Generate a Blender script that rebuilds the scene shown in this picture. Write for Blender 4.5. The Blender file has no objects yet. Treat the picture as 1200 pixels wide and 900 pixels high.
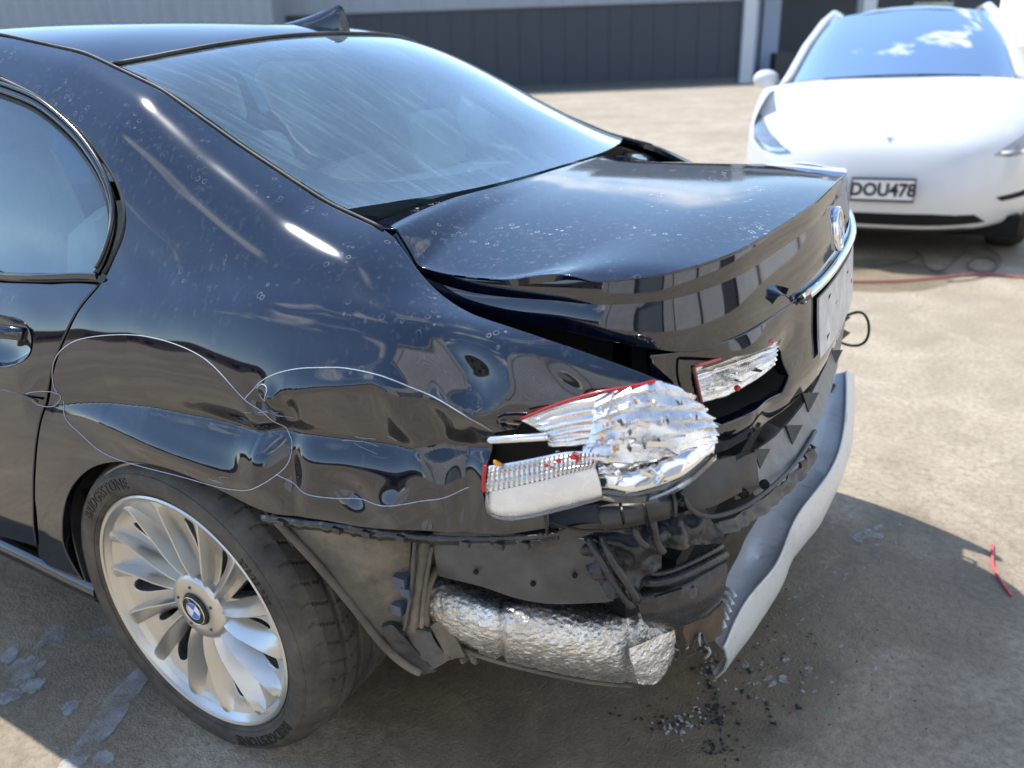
import bpy, bmesh, math, random
import numpy as np
from mathutils import Vector, Matrix
from mathutils.geometry import delaunay_2d_cdt

SC = bpy.context.scene
COL = SC.collection
random.seed(7); RNG = np.random.default_rng(7)

# ------------------------------------------------------------------ camera
CAM = np.array([1.23199, -1.73878, 1.36118])
YAW, PITCH, ROLL, FPX = 0.518263, 0.390687, -0.038226, 923.425
FW = np.array([-math.sin(YAW)*math.cos(PITCH), math.cos(YAW)*math.cos(PITCH), -math.sin(PITCH)])
_r = np.array([math.cos(YAW), math.sin(YAW), 0.0]); _u = np.cross(_r, FW)
RT = math.cos(ROLL)*_r + math.sin(ROLL)*_u
UP = -math.sin(ROLL)*_r + math.cos(ROLL)*_u
cd = bpy.data.cameras.new('camera'); cam = bpy.data.objects.new('camera', cd); COL.objects.link(cam)
cam.matrix_world = Matrix(((RT[0], UP[0], -FW[0], CAM[0]), (RT[1], UP[1], -FW[1], CAM[1]),
                           (RT[2], UP[2], -FW[2], CAM[2]), (0, 0, 0, 1)))
cd.sensor_fit = 'HORIZONTAL'; cd.sensor_width = 36.0; cd.lens = FPX/1200*36.0
cd.clip_start = 0.05; cd.clip_end = 1500
cd.dof.use_dof = True; cd.dof.focus_distance = 1.38; cd.dof.aperture_fstop = (cd.lens/1000)/0.0088
SC.camera = cam

# ------------------------------------------------------------------ sky, sun, exposure
SUN = np.array([-0.60, 0.225, 1.0]); SUN = SUN/np.linalg.norm(SUN)
w = bpy.data.worlds.new('World'); SC.world = w; w.use_nodes = True
nt = w.node_tree; nt.nodes.clear()
sky = nt.nodes.new('ShaderNodeTexSky'); sky.sky_type = 'NISHITA'; sky.sun_disc = False
sky.sun_elevation = math.asin(SUN[2]); sky.sun_rotation = math.atan2(SUN[0], SUN[1]) % (2*math.pi)
sky.air_density = 1.0; sky.dust_density = 0.0; sky.ozone_density = 1.6
tc = nt.nodes.new('ShaderNodeTexCoord')
nz = nt.nodes.new('ShaderNodeTexNoise'); nz.inputs['Scale'].default_value = 3.1; nz.inputs['Detail'].default_value = 7; nz.inputs['Roughness'].default_value = 0.58
mp = nt.nodes.new('ShaderNodeMapping'); mp.inputs['Scale'].default_value = (1.0, 1.0, 2.0); mp.inputs['Location'].default_value = (3.3, 1.1, 0.4)
cr = nt.nodes.new('ShaderNodeValToRGB'); cr.color_ramp.elements[0].position = 0.585; cr.color_ramp.elements[1].position = 0.72
cr.color_ramp.elements[1].color = (0.8, 0.8, 0.8, 1)
mx = nt.nodes.new('ShaderNodeMixRGB'); mx.inputs[2].default_value = (8.5, 8.6, 8.8, 1)
bg = nt.nodes.new('ShaderNodeBackground'); bg.inputs['Strength'].default_value = 0.13
wo = nt.nodes.new('ShaderNodeOutputWorld')
L = nt.links.new
L(tc.outputs['Generated'], mp.inputs[0]); L(mp.outputs[0], nz.inputs['Vector']); L(nz.outputs['Fac'], cr.inputs[0])
L(cr.outputs[0], mx.inputs[0]); L(sky.outputs[0], mx.inputs[1]); L(mx.outputs[0], bg.inputs[0]); L(bg.outputs[0], wo.inputs[0])
sd = bpy.data.lights.new('sun', 'SUN'); sd.energy = 2.9; sd.angle = math.radians(0.53); sd.color = (1.0, 0.965, 0.91)
sun = bpy.data.objects.new('sun', sd); COL.objects.link(sun)
sun.rotation_euler = Vector(SUN).to_track_quat('Z', 'Y').to_euler()
vs = SC.view_settings; vs.view_transform = 'Standard'; vs.look = 'None'; vs.exposure = 1.22; vs.gamma = 1.0; vs.use_curve_mapping = False
SC.render.engine = 'CYCLES'
SC.cycles.use_denoising = True
SC.cycles.max_bounces = 8; SC.cycles.transparent_max_bounces = 12
SC.cycles.caustics_reflective = False; SC.cycles.caustics_refractive = False
SC.cycles.sample_clamp_indirect = 6.0

# ------------------------------------------------------------------ helpers
def at(px, py, val, ax=1):
    """point of the place seen at a photo pixel, at a known world coordinate"""
    d = FW + (px-600)/FPX*RT - (py-450)/FPX*UP
    return CAM + d*(val-CAM[ax])/d[ax]
def proj(P):
    d = np.atleast_2d(P)-CAM; z = d@FW
    return np.c_[600+FPX*(d@RT)/z, 450-FPX*(d@UP)/z]

def link(o, parent=None):
    COL.objects.link(o)
    if parent is not None: o.parent = parent
    return o
def tag(o, label=None, cat=None, group=None, kind=None):
    if label: o['label'] = label
    if cat: o['category'] = cat
    if group: o['group'] = group
    if kind: o['kind'] = kind
    return o
def empty(name, loc=(0, 0, 0), rz=0.0):
    o = bpy.data.objects.new(name, None); o.empty_display_size = 0.1
    o.location = loc; o.rotation_euler = (0, 0, rz)
    return link(o)
def mesh_obj(name, V, Fs, mat, parent=None, smooth=True, normals=None):
    me = bpy.data.meshes.new(name)
    me.from_pydata([tuple(map(float, v)) for v in V], [], [tuple(map(int, f)) for f in Fs])
    me.update()
    if smooth:
        me.polygons.foreach_set('use_smooth', [True]*len(me.polygons))
    if normals is not None:
        me.normals_split_custom_set_from_vertices([tuple(map(float, n)) for n in normals])
    if mat is not None: me.materials.append(mat)
    return link(bpy.data.objects.new(name, me), parent)
def bm_obj(name, bm, mat, parent=None, smooth=False, bevel=0.0, seg=2):
    if bevel > 0:
        bmesh.ops.bevel(bm, geom=[e for e in bm.edges if len(e.link_faces) == 2 and e.calc_face_angle(0) > 0.5],
                        offset=bevel, segments=seg, affect='EDGES', profile=0.6)
    bmesh.ops.recalc_face_normals(bm, faces=bm.faces)
    me = bpy.data.meshes.new(name); bm.to_mesh(me); bm.free()
    if smooth:
        me.polygons.foreach_set('use_smooth', [True]*len(me.polygons))
        try: me.set_sharp_from_angle(angle=math.radians(40))
        except Exception: pass
    if mat is not None: me.materials.append(mat)
    return link(bpy.data.objects.new(name, me), parent)
def add_box(bm, lo, hi, M=None):
    vs_ = []
    for x in (lo[0], hi[0]):
        for y in (lo[1], hi[1]):
            for z in (lo[2], hi[2]):
                p = Vector((x, y, z)); vs_.append(bm.verts.new(M @ p if M else p))
    for f in ((0, 1, 3, 2), (4, 6, 7, 5), (0, 4, 5, 1), (2, 3, 7, 6), (0, 2, 6, 4), (1, 5, 7, 3)):
        bm.faces.new([vs_[i] for i in f])
    return vs_
def box_obj(name, lo, hi, mat, parent=None, bevel=0.0, M=None):
    bm = bmesh.new(); add_box(bm, lo, hi, M)
    return bm_obj(name, bm, mat, parent, smooth=bevel > 0, bevel=bevel)
def tube_verts(pts, rad, n=8):
    P = np.array(pts, float); m = len(P)
    T = np.gradient(P, axis=0); T /= np.linalg.norm(T, axis=1)[:, None]+1e-12
    up = np.array([0, 0, 1.0]) if abs(T[0][2]) < .9 else np.array([1.0, 0, 0])
    N = np.cross(T[0], up); N /= np.linalg.norm(N)
    V = []; Fs = []
    r = np.broadcast_to(np.asarray(rad, float), (m,))
    for i in range(m):
        N = N - T[i]*(N@T[i]); N /= np.linalg.norm(N)+1e-12
        B = np.cross(T[i], N)
        for k in range(n):
            a = 2*math.pi*k/n
            V.append(P[i]+r[i]*(math.cos(a)*N+math.sin(a)*B))
    for i in range(m-1):
        for k in range(n):
            Fs.append((i*n+k, i*n+(k+1) % n, (i+1)*n+(k+1) % n, (i+1)*n+k))
    Fs.append(tuple(range(n))[::-1]); Fs.append(tuple((m-1)*n+k for k in range(n)))
    return V, Fs
def tube(name, pts, rad, mat, parent=None, n=8):
    V, Fs = tube_verts(pts, rad, n)
    return mesh_obj(name, V, Fs, mat, parent)
def lathe(name, prof, mat, parent=None, n=64, axis='Y', close=False):
    """prof: list of (radius, offset along axis)"""
    V = []; Fs = []; m = len(prof)
    for k in range(n):
        a = 2*math.pi*k/n
        for (r, h) in prof: V.append((r*math.cos(a), h, r*math.sin(a)))
    for k in range(n):
        for i in range(m-1):
            k2 = (k+1) % n
            Fs.append((k*m+i, k*m+i+1, k2*m+i+1, k2*m+i))
    o = mesh_obj(name, V, Fs, mat, parent)
    try: o.data.set_sharp_from_angle(angle=math.radians(35))
    except Exception: pass
    return o

# natural cubic spline through uniform knots, as a basis matrix
def _m2(n):
    A = np.zeros((n, n)); B = np.zeros((n, n))
    A[0, 0] = A[-1, -1] = 1
    for i in range(1, n-1):
        A[i, i-1] = 1; A[i, i] = 4; A[i, i+1] = 1
        B[i, i-1] = 6; B[i, i] = -12; B[i, i+1] = 6
    return np.linalg.solve(A, B)
class Basis:
    def __init__(s, n): s.n = n; s.M = _m2(n) if n > 2 else np.zeros((n, n))
    def __call__(s, t):
        t = np.asarray(t, float)*(s.n-1); i = np.clip(np.floor(t).astype(int), 0, s.n-2); f = t-i
        N = np.arange(len(t)); out = np.zeros((len(t), s.n))
        out[N, i] += 1-f; out[N, i+1] += f
        a = ((1-f)**3-(1-f))/6; b = (f**3-f)/6
        out += a[:, None]*s.M[i] + b[:, None]*s.M[i+1]
        return out
def curve(pts, n=60, closed=False):
    P = np.array(pts, float); B = Basis(len(P))
    return B(np.linspace(0, 1, n))@P
class Surf:
    """tensor spline surface through a control grid; P[u][v] = xyz; disp(P, n, uv) optional"""
    def __init__(s, P, disp=None, flip=False):
        s.P = np.array(P, float); s.nu, s.nv = s.P.shape[:2]
        s.bu, s.bv = Basis(s.nu), Basis(s.nv); s.disp = disp; s.sg = -1.0 if flip else 1.0
        g = s.base(*[a.ravel() for a in np.meshgrid(np.linspace(0, 1, 30), np.linspace(0, 1, 30), indexing='ij')]).reshape(30, 30, 3)
        s.su = np.linalg.norm(np.diff(g, axis=0), axis=2).sum(0).mean(); s.sv = np.linalg.norm(np.diff(g, axis=1), axis=2).sum(1).mean()
        s._grid = None
    def base(s, u, v):
        return np.einsum('ni,nj,ijk->nk', s.bu(u), s.bv(v), s.P, optimize=True)
    def _nrm(s, f, u, v, e=1e-3):
        du = f(np.clip(u+e, 0, 1), v)-f(np.clip(u-e, 0, 1), v); dv = f(u, np.clip(v+e, 0, 1))-f(u, np.clip(v-e, 0, 1))
        n = np.cross(du, dv)*s.sg
        return n/(np.linalg.norm(n, axis=1)[:, None]+1e-12)
    def pos(s, u, v):
        P = s.base(u, v)
        if s.disp is not None:
            n = s._nrm(s.base, u, v); P = P + n*s.disp(P, u, v)[:, None]
        return P
    def nrm(s, u, v): return s._nrm(s.pos, u, v)
    def pix(s, pts):
        """surface parameters of photo pixels"""
        if s._grid is None:
            U, Vv = np.meshgrid(np.linspace(0, 1, 160), np.linspace(0, 1, 160), indexing='ij')
            s._grid = (U.ravel(), Vv.ravel(), proj(s.base(U.ravel(), Vv.ravel())))
        out = []
        for p in pts:
            p = np.array(p[:2], float)
            k = np.argmin(((s._grid[2]-p)**2).sum(1)); uv = np.array([s._grid[0][k], s._grid[1][k]])
            for _ in range(6):
                e = 1e-4
                q = proj(s.base(uv[:1], uv[1:]))[0]
                J = np.c_[(proj(s.base(uv[:1]+e, uv[1:]))[0]-q)/e, (proj(s.base(uv[:1], uv[1:]+e))[0]-q)/e]
                st = np.linalg.lstsq(J, p-q, rcond=1e-6)[0]
                uv = np.clip(uv+np.clip(st, -.03, .03), 0, 1)
            out.append(uv)
        return np.array(out)

def resample(P, h, closed=True):
    P = np.array(P, float)
    Q = np.vstack([P, P[:1]]) if closed else P
    seg = np.linalg.norm(np.diff(Q, axis=0), axis=1); keep = seg > 1e-9
    out = []
    for i in range(len(Q)-1):
        if not keep[i]: continue
        n = max(1, int(math.ceil(seg[i]/h)))
        for k in range(n): out.append(Q[i]+(Q[i+1]-Q[i])*k/n)
    if not closed: out.append(Q[-1])
    return np.array(out)
def inside(poly, pts):
    x, y = pts[:, 0], pts[:, 1]; res = np.zeros(len(pts), bool); n = len(poly); j = n-1
    for i in range(n):
        xi, yi = poly[i]; xj, yj = poly[j]
        c = ((yi > y) != (yj > y)) & (x < (xj-xi)*(y-yi)/(yj-yi+1e-15)+xi)
        res ^= c; j = i
    return res
def triangulate(outline, h, holes=()):
    """triangles filling a 2D outline with a regular net of points h apart"""
    O = resample(outline, h); Hs = [resample(q, h) for q in holes]
    lo, hi = O.min(0), O.max(0)
    gx = np.arange(lo[0]+h/2, hi[0], h); gy = np.arange(lo[1]+h/2, hi[1], h)
    G = np.array(np.meshgrid(gx, gy, indexing='ij')).reshape(2, -1).T
    m = inside(O, G)
    for q in Hs: m &= ~inside(q, G)
    G = G[m]
    B = np.vstack([O]+Hs)
    cell = set()
    for a, b in np.floor((B-lo)/h).astype(int):
        for i in (-1, 0, 1):
            for j in (-1, 0, 1): cell.add((a+i, b+j))
    gi = np.floor((G-lo)/h).astype(int); key = np.ones(len(G), bool)
    near = np.array([k for k, (a, b) in enumerate(gi.tolist()) if (a, b) in cell], int)
    for i in range(0, len(near), 1000):
        q = near[i:i+1000]; key[q] = ((G[q, None, :]-B[None, :, :])**2).sum(2).min(1) > (0.45*h)**2
    G = G[key]
    pts = np.vstack([B, G]); edges = []; k = 0; loops = []
    for q in [O]+Hs:
        n = len(q); edges += [(k+i, k+(i+1) % n) for i in range(n)]; loops.append(list(range(k, k+n))); k += n
    r = delaunay_2d_cdt([Vector((float(a), float(b))) for a, b in pts], edges, [], 0, 1e-7, True)
    vo = np.array([(p.x, p.y) for p in r[0]]); fo = [tuple(f) for f in r[2]]
    c = np.array([vo[list(f)].mean(0) for f in fo]); bad = ~inside(O, c)
    for q in Hs: bad |= inside(q, c)
    fo = [f for f, b in zip(fo, bad) if not b]
    return vo, fo
def panel(name, S, outline, mat, parent=None, h=0.012, holes=(), edge=0.004, depth=0.02, lift=0.0):
    """sheet-metal panel cut out of a surface, its edges rolled over and folded back"""
    sc = np.array([S.su, S.sv])
    vo, fo = triangulate(np.array(outline)*sc, h, [np.array(q)*sc for q in holes])
    uv = vo/sc if getattr(S, 'free', False) else np.clip(vo/sc, 0, 1)
    P = S.pos(uv[:, 0], uv[:, 1]); N = S.nrm(uv[:, 0], uv[:, 1])
    P = P+N*lift
    fs = []
    for f in fo:
        a, b, c = P[f[0]], P[f[1]], P[f[2]]
        fs.append(f if np.dot(np.cross(b-a, c-a), N[f[0]]) > 0 else f[::-1])
    V = list(P); NN = list(N)
    if depth > 0:
        cnt = {}
        for f in fs:
            for i in range(3):
                e = (f[i], f[(i+1) % 3]); cnt[e] = cnt.get(e, 0)+1
        be = [e for e in cnt if (e[1], e[0]) not in cnt]
        od = {}
        for a, b in be:
            t = P[b]-P[a]; o = np.cross(t, N[a]+N[b]); o /= np.linalg.norm(o)+1e-12
            od.setdefault(a, []).append(o); od.setdefault(b, []).append(o)
        rings = [{}]
        angs = (0.5, 1.0, math.pi/2)
        allr = []
        for ai, an in enumerate(angs+('d',)):
            ring = {}
            for k, os in od.items():
                o = np.sum(os, axis=0); o /= np.linalg.norm(o)+1e-12
                if an == 'd': p = P[k]+o*edge-N[k]*depth; n = o
                else: p = P[k]+o*edge*math.sin(an)-N[k]*edge*(1-math.cos(an)); n = math.cos(an)*N[k]+math.sin(an)*o
                ring[k] = len(V); V.append(p); NN.append(n)
            allr.append(ring)
        prev = {k: k for k in od}
        for ring in allr:
            for a, b in be: fs.append((prev[b], prev[a], ring[a], ring[b]))
            prev = ring
    return mesh_obj(name, V, fs, mat, parent, True, NN)
def grid_obj(name, G, mat, parent=None, thick=0.0, flip=False, smooth=True):
    """G[i][j] = xyz, optionally made solid"""
    G = np.array(G, float); a, b = G.shape[:2]
    V = list(G.reshape(-1, 3)); Fs = []
    for i in range(a-1):
        for j in range(b-1):
            q = (i*b+j, (i+1)*b+j, (i+1)*b+j+1, i*b+j+1); Fs.append(q[::-1] if flip else q)
    if thick:
        du = np.gradient(G, axis=0); dv = np.gradient(G, axis=1); n = np.cross(du, dv)
        n /= np.linalg.norm(n, axis=2)[..., None]+1e-12
        if flip: n = -n
        off = len(V); V += list((G-n*thick).reshape(-1, 3))
        Fs += [tuple(off+k for k in f[::-1]) for f in list(Fs)]
        rim = [(i, 0) for i in range(a)]+[(a-1, j) for j in range(1, b)]+[(i, b-1) for i in range(a-2, -1, -1)]+[(0, j) for j in range(b-2, 0, -1)]
        for k in range(len(rim)):
            p, q = rim[k], rim[(k+1) % len(rim)]; p = p[0]*b+p[1]; q = q[0]*b+q[1]
            Fs.append((p, q, off+q, off+p) if flip else (q, p, off+p, off+q))
    o = mesh_obj(name, V, Fs, mat, parent, smooth)
    if smooth and thick:
        try: o.data.set_sharp_from_angle(angle=math.radians(50))
        except Exception: pass
    return o
def vnoise(P, scale, seed=0):
    """smooth value noise in 3D, about -1..1"""
    Q = np.asarray(P, float)*scale+seed*17.31
    i = np.floor(Q).astype(np.int64); f = Q-i; f = f*f*(3-2*f); out = np.zeros(len(Q))
    for dx in (0, 1):
        for dy in (0, 1):
            for dz in (0, 1):
                hsh = (i[:, 0]+dx)*374761393+(i[:, 1]+dy)*668265263+(i[:, 2]+dz)*2147483647+seed*1274126177
                hsh = (hsh ^ (hsh >> 13))*1274126177 & 0x7fffffff; hsh = (hsh ^ (hsh >> 16)) & 0xffff
                out += (hsh/32767.5-1)*np.where(dx, f[:, 0], 1-f[:, 0])*np.where(dy, f[:, 1], 1-f[:, 1])*np.where(dz, f[:, 2], 1-f[:, 2])
    return out
def patch(name, rows, mat, parent=None, n=(24, 24), thick=0.004, crumple=0.0, cs=20.0, seed=0, ax=1, sharp=False, flip=False, ridges=None):
    """sheet through a small net of (pixel x, pixel y, known coordinate) points"""
    P = np.array([[at(a, b, c, ax) for a, b, c in r] for r in rows])
    nu, nv = P.shape[:2]
    U, V = np.meshgrid(np.linspace(0, 1, n[0]), np.linspace(0, 1, n[1]), indexing='ij')
    if sharp:
        def lin(k, t):
            t = t*(k-1); i = np.clip(np.floor(t).astype(int), 0, k-2); f = t-i; o = np.zeros((len(t), k)); N = np.arange(len(t))
            o[N, i] += 1-f; o[N, i+1] += f; return o
        G = np.einsum('ni,nj,ijk->nk', lin(nu, U.ravel()), lin(nv, V.ravel()), P)
    else:
        G = np.einsum('ni,nj,ijk->nk', Basis(nu)(U.ravel()), Basis(nv)(V.ravel()), P)
    G = G.reshape(n[0], n[1], 3)
    du = np.gradient(G, axis=0); dv = np.gradient(G, axis=1); nr = np.cross(du, dv); nr /= np.linalg.norm(nr, axis=2)[..., None]+1e-12
    if crumple or ridges is not None:
        d = np.zeros(n[0]*n[1])
        if crumple:
            q = G.reshape(-1, 3)
            d = crumple*(np.abs(vnoise(q, cs, seed))*1.2-.5+.5*vnoise(q, cs*2.3, seed+3))
        if ridges is not None: d = d+ridges(U.ravel(), V.ravel())
        G = G+nr*d.reshape(n[0], n[1], 1)
    # face the camera side
    c = G.reshape(-1, 3).mean(0); m = nr.reshape(-1, 3).mean(0)
    fl = np.dot(m, CAM-c) < 0
    return grid_obj(name, G, mat, parent, thick, flip=fl != flip, smooth=True)
def text_obj(name, s, size, mat, parent, M, extrude=0.001, spacing=1.0, shear=0.0, fit=None, bold=0.0):
    cu = bpy.data.curves.new(name, 'FONT'); cu.body = s; cu.size = size; cu.extrude = extrude
    cu.align_x = 'CENTER'; cu.align_y = 'CENTER'; cu.space_character = spacing; cu.shear = shear; cu.offset = bold; cu.resolution_u = 3
    t = bpy.data.objects.new(name, cu); COL.objects.link(t)
    dg = bpy.context.evaluated_depsgraph_get(); me = bpy.data.meshes.new_from_object(t.evaluated_get(dg))
    COL.objects.unlink(t); bpy.data.objects.remove(t); bpy.data.curves.remove(cu)
    me.name = name
    if fit is not None:
        for v in me.vertices: v.co = fit(v.co)
    else: me.transform(M)
    me.materials.clear(); me.materials.append(mat)
    return link(bpy.data.objects.new(name, me), parent)

# ------------------------------------------------------------------ materials
class NT:
    def __init__(s, name):
        s.m = bpy.data.materials.new(name); s.m.use_nodes = True; s.t = s.m.node_tree; s.t.nodes.clear()
        s.out = s.n('ShaderNodeOutputMaterial'); s._c = None
    def n(s, typ, **kw):
        o = s.t.nodes.new(typ)
        for k, v in kw.items():
            if hasattr(o, k): setattr(o, k, v)
        return o
    def l(s, a, b): s.t.links.new(a, b)
    def co(s):
        if s._c is None: s._c = s.n('ShaderNodeTexCoord')
        return s._c.outputs['Object']
    def mapping(s, scale=(1, 1, 1), rot=(0, 0, 0), loc=(0, 0, 0), src=None):
        m = s.n('ShaderNodeMapping'); s.l(src or s.co(), m.inputs[0])
        m.inputs['Scale'].default_value = scale; m.inputs['Rotation'].default_value = rot; m.inputs['Location'].default_value = loc
        return m.outputs[0]
    def noise(s, scale, detail=4, rough=.55, src=None, dist=0.0):
        o = s.n('ShaderNodeTexNoise'); o.inputs['Scale'].default_value = scale; o.inputs['Detail'].default_value = detail
        o.inputs['Roughness'].default_value = rough; o.inputs['Distortion'].default_value = dist
        s.l(src or s.co(), o.inputs['Vector']); return o.outputs['Fac']
    def voro(s, scale, src=None, feature='F1', out='Distance'):
        o = s.n('ShaderNodeTexVoronoi'); o.feature = feature; o.inputs['Scale'].default_value = scale
        s.l(src or s.co(), o.inputs['Vector']); return o.outputs[out]
    def ramp(s, fac, *stops):
        r = s.n('ShaderNodeValToRGB'); e = r.color_ramp.elements
        while len(e) < len(stops): e.new(0.5)
        for q, (p, c) in zip(e, stops):
            q.position = p; q.color = (c, c, c, 1) if isinstance(c, (int, float)) else (*c, 1)
        s.l(fac, r.inputs[0]); return r.outputs[0]
    def math(s, op, a, b=None, clamp=False):
        o = s.n('ShaderNodeMath'); o.operation = op; o.use_clamp = clamp
        for i, x in enumerate((a, b)):
            if x is None: continue
            if isinstance(x, (int, float)): o.inputs[i].default_value = x
            else: s.l(x, o.inputs[i])
        return o.outputs[0]
    def mix(s, fac, a, b, mode='MIX'):
        o = s.n('ShaderNodeMixRGB'); o.blend_type = mode
        for i, x in enumerate((fac, a, b)):
            if isinstance(x, (int, float)): o.inputs[i].default_value = x if i == 0 else (x, x, x, 1)
            elif isinstance(x, tuple): o.inputs[i].default_value = (*x, 1)
            else: s.l(x, o.inputs[i])
        return o.outputs[0]
    def bump(s, h, strength=.3, dist=.005, normal=None):
        b = s.n('ShaderNodeBump'); b.inputs['Strength'].default_value = strength; b.inputs['Distance'].default_value = dist
        s.l(h, b.inputs['Height'])
        if normal is not None: s.l(normal, b.inputs['Normal'])
        return b.outputs[0]
    def bsdf(s, base=(.5, .5, .5), rough=.5, metal=0.0, coat=0.0, coat_rough=.03, spec=.5, normal=None, **kw):
        p = s.n('ShaderNodeBsdfPrincipled')
        def put(k, x):
            if x is None: return
            if isinstance(x, tuple): p.inputs[k].default_value = (*x, 1)
            elif isinstance(x, (int, float)): p.inputs[k].default_value = x
            else: s.l(x, p.inputs[k])
        put('Base Color', base); put('Roughness', rough); put('Metallic', metal); put('Coat Weight', coat); put('Coat Roughness', coat_rough)
        put('Specular IOR Level', spec); put('Normal', normal)
        for k, x in kw.items(): put(k.replace('_', ' '), x)
        return p.outputs[0]
    def mixs(s, fac, a, b):
        o = s.n('ShaderNodeMixShader')
        if isinstance(fac, (int, float)): o.inputs[0].default_value = fac
        else: s.l(fac, o.inputs[0])
        s.l(a, o.inputs[1]); s.l(b, o.inputs[2]); return o.outputs[0]
    def done(s, sh): s.l(sh, s.out.inputs['Surface']); return s.m

def simple(name, base, rough=.5, metal=0.0, var=.25, vs_=25.0, bump=.0, bs=120.0, coat=0.0, dirt=0.0, dirtcol=(.22, .19, .15)):
    t = NT(name); n = t.noise(vs_, 5, .6)
    lo = tuple(c*(1-var) for c in base); hi = tuple(min(1, c*(1+var)) for c in base)
    col = t.ramp(n, (.3, lo), (.7, hi))
    if dirt:
        d = t.ramp(t.noise(vs_*.37, 7, .65), (.45, 0.0), (.72, dirt)); col = t.mix(d, col, dirtcol)
    rr = t.math('ADD', t.math('MULTIPLY', n, .25), rough-.12, True)
    nrm = t.bump(t.noise(bs, 4, .6), bump, .002) if bump else None
    return t.done(t.bsdf(col, rr, metal, coat, normal=nrm))

def make_paint(name, base, dusty=1.0):
    t = NT(name)
    streak = t.noise(1.0, 6, .62, t.mapping((85, 85, 5.5)))
    big = t.noise(3.2, 4, .6)
    sp = t.voro(150.0)
    drops = t.ramp(sp, (.0, 1.0), (.12, 0.0))
    dn = t.math('MULTIPLY', drops, t.ramp(t.noise(4.0, 4, .65), (.54, 0.0), (.74, 1.0)))
    ge = t.n('ShaderNodeNewGeometry'); sx = t.n('ShaderNodeSeparateXYZ'); t.l(ge.outputs['Normal'], sx.inputs[0])
    upf = t.ramp(sx.outputs[2], (.02, .45), (.80, 1.0))
    # rings left by dried drops on what faces up
    ring = t.ramp(t.voro(58.0, t.mapping((1, 1, .25))), (.20, 0.0), (.235, 1.0), (.25, 1.0), (.30, 0.0))
    ringm = t.math('MULTIPLY', ring, t.ramp(t.noise(11.0, 3, .6), (.52, 0.0), (.66, 1.0)))
    st = t.math('MULTIPLY', t.ramp(streak, (.555, 0.0), (.80, 1.0)), t.ramp(big, (.38, .15), (.66, 1.0)))
    film = t.math('MULTIPLY', t.ramp(t.noise(14, 5, .65), (.35, .3), (.75, 1.0)), .004*dusty)
    f = t.math('ADD', t.math('MULTIPLY', st, .15*dusty), t.math('MULTIPLY', dn, .26*dusty))
    upr = t.ramp(sx.outputs[2], (.45, .0), (.80, 1.0)); f = t.math('ADD', f, t.math('MULTIPLY', t.math('MULTIPLY', ringm, upr), .34*dusty))
    f = t.math('MULTIPLY', t.math('ADD', f, film), upf, True)
    p = t.bsdf(base, .45, .0, 1.0, .06, .0, Coat_IOR=1.85)
    d = t.bsdf((.55, .55, .57), .9, 0, spec=.2)
    return t.done(t.mixs(f, p, d))
M_PAINT = make_paint('black_paint', (.0025, .0038, .011), 1.0)
M_PAINTD = make_paint('black_paint_dusty', (.0025, .0038, .011), 1.7)
M_PAINTC = make_paint('black_paint_washed', (.0025, .0038, .011), .35)

def make_glass(name, tint, dust_sheen=1.0, axis='x'):
    t = NT(name)
    fr = t.n('ShaderNodeFresnel'); fr.inputs['IOR'].default_value = 1.52
    tr = t.n('ShaderNodeBsdfTransparent'); tr.inputs[0].default_value = (*tint, 1)
    gl = t.n('ShaderNodeBsdfGlossy'); gl.inputs['Roughness'].default_value = .0; gl.inputs[0].default_value = (.94, .98, 1, 1)
    f2 = t.math('MULTIPLY', fr.outputs[0], 2.3, True)
    g = t.mixs(f2, tr.outputs[0], gl.outputs[0])
    if dust_sheen:
        s1 = t.noise(1.0, 5, .6, t.mapping((7, 105, 3) if axis == 'x' else (90, 90, 6), rot=(0, 0, .18)))
        s2 = t.noise(6.0, 5, .65)
        f = t.math('MULTIPLY', t.ramp(s1, (.48, 0.0), (.74, 1.0)), t.ramp(s2, (.35, .25), (.65, 1.0)))
        f = t.math('ADD', t.math('MULTIPLY', f, .17*dust_sheen), .085*dust_sheen)
        g = t.mixs(f, g, t.bsdf((.46, .64, .70), .9, spec=.1))  # streaks are dust; the even teal film paints in sky brightness
    return t.done(g)
M_RGLASS = make_glass('rear_glass', (.80, .97, .93))
M_SGLASS = make_glass('side_glass', (.66, .84, .88), .30, 'z')
M_CGLASS = make_glass('clear_lens', (.93, .93, .94), 0)
M_WGLASS = make_glass('windscreen_glass', (.30, .42, .50), 0)

M_GLOSSBLK = simple('gloss_black_trim', (.006, .006, .007), .12, var=.1, coat=.6)
M_RUBBER = simple('black_rubber', (.018, .018, .018), .6, var=.3, dirt=.25)
M_VOID = simple('dark_cavity', (.004, .004, .004), .9, var=.1)
M_PLASTIC = simple('black_plastic', (.040, .040, .042), .42, var=.35, vs_=30, bump=.15, bs=200, dirt=.35, dirtcol=(.12, .11, .10))
M_PLASTICG = simple('grey_dusty_plastic', (.085, .085, .088), .5, var=.3, vs_=18, bump=.2, bs=160, dirt=.55, dirtcol=(.16, .145, .125))
M_LINER = simple('dusty_wheel_liner', (.115, .10, .08), .75, var=.35, vs_=14, bump=.5, bs=90, dirt=.8, dirtcol=(.34, .29, .22))
M_TARP = simple('shiny_black_sheet', (.030, .030, .033), .26, var=.3, vs_=40, bump=.35, bs=70, dirt=.2, dirtcol=(.10, .10, .10))
M_STEELBLK = simple('painted_black_steel', (.02, .02, .024), .22, var=.2, coat=.4, dirt=.2)
M_CHROME = simple('chrome', (.86, .86, .87), .13, 1.0, var=.06)
M_SILVERPLASTIC = simple('silver_reflector', (.90, .87, .84), .27, .8, var=.08, vs_=60, dirt=.12, dirtcol=(.45, .40, .34))
M_RED = simple('red_lens', (.45, .012, .012), .2, var=.15, coat=.5)
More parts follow.
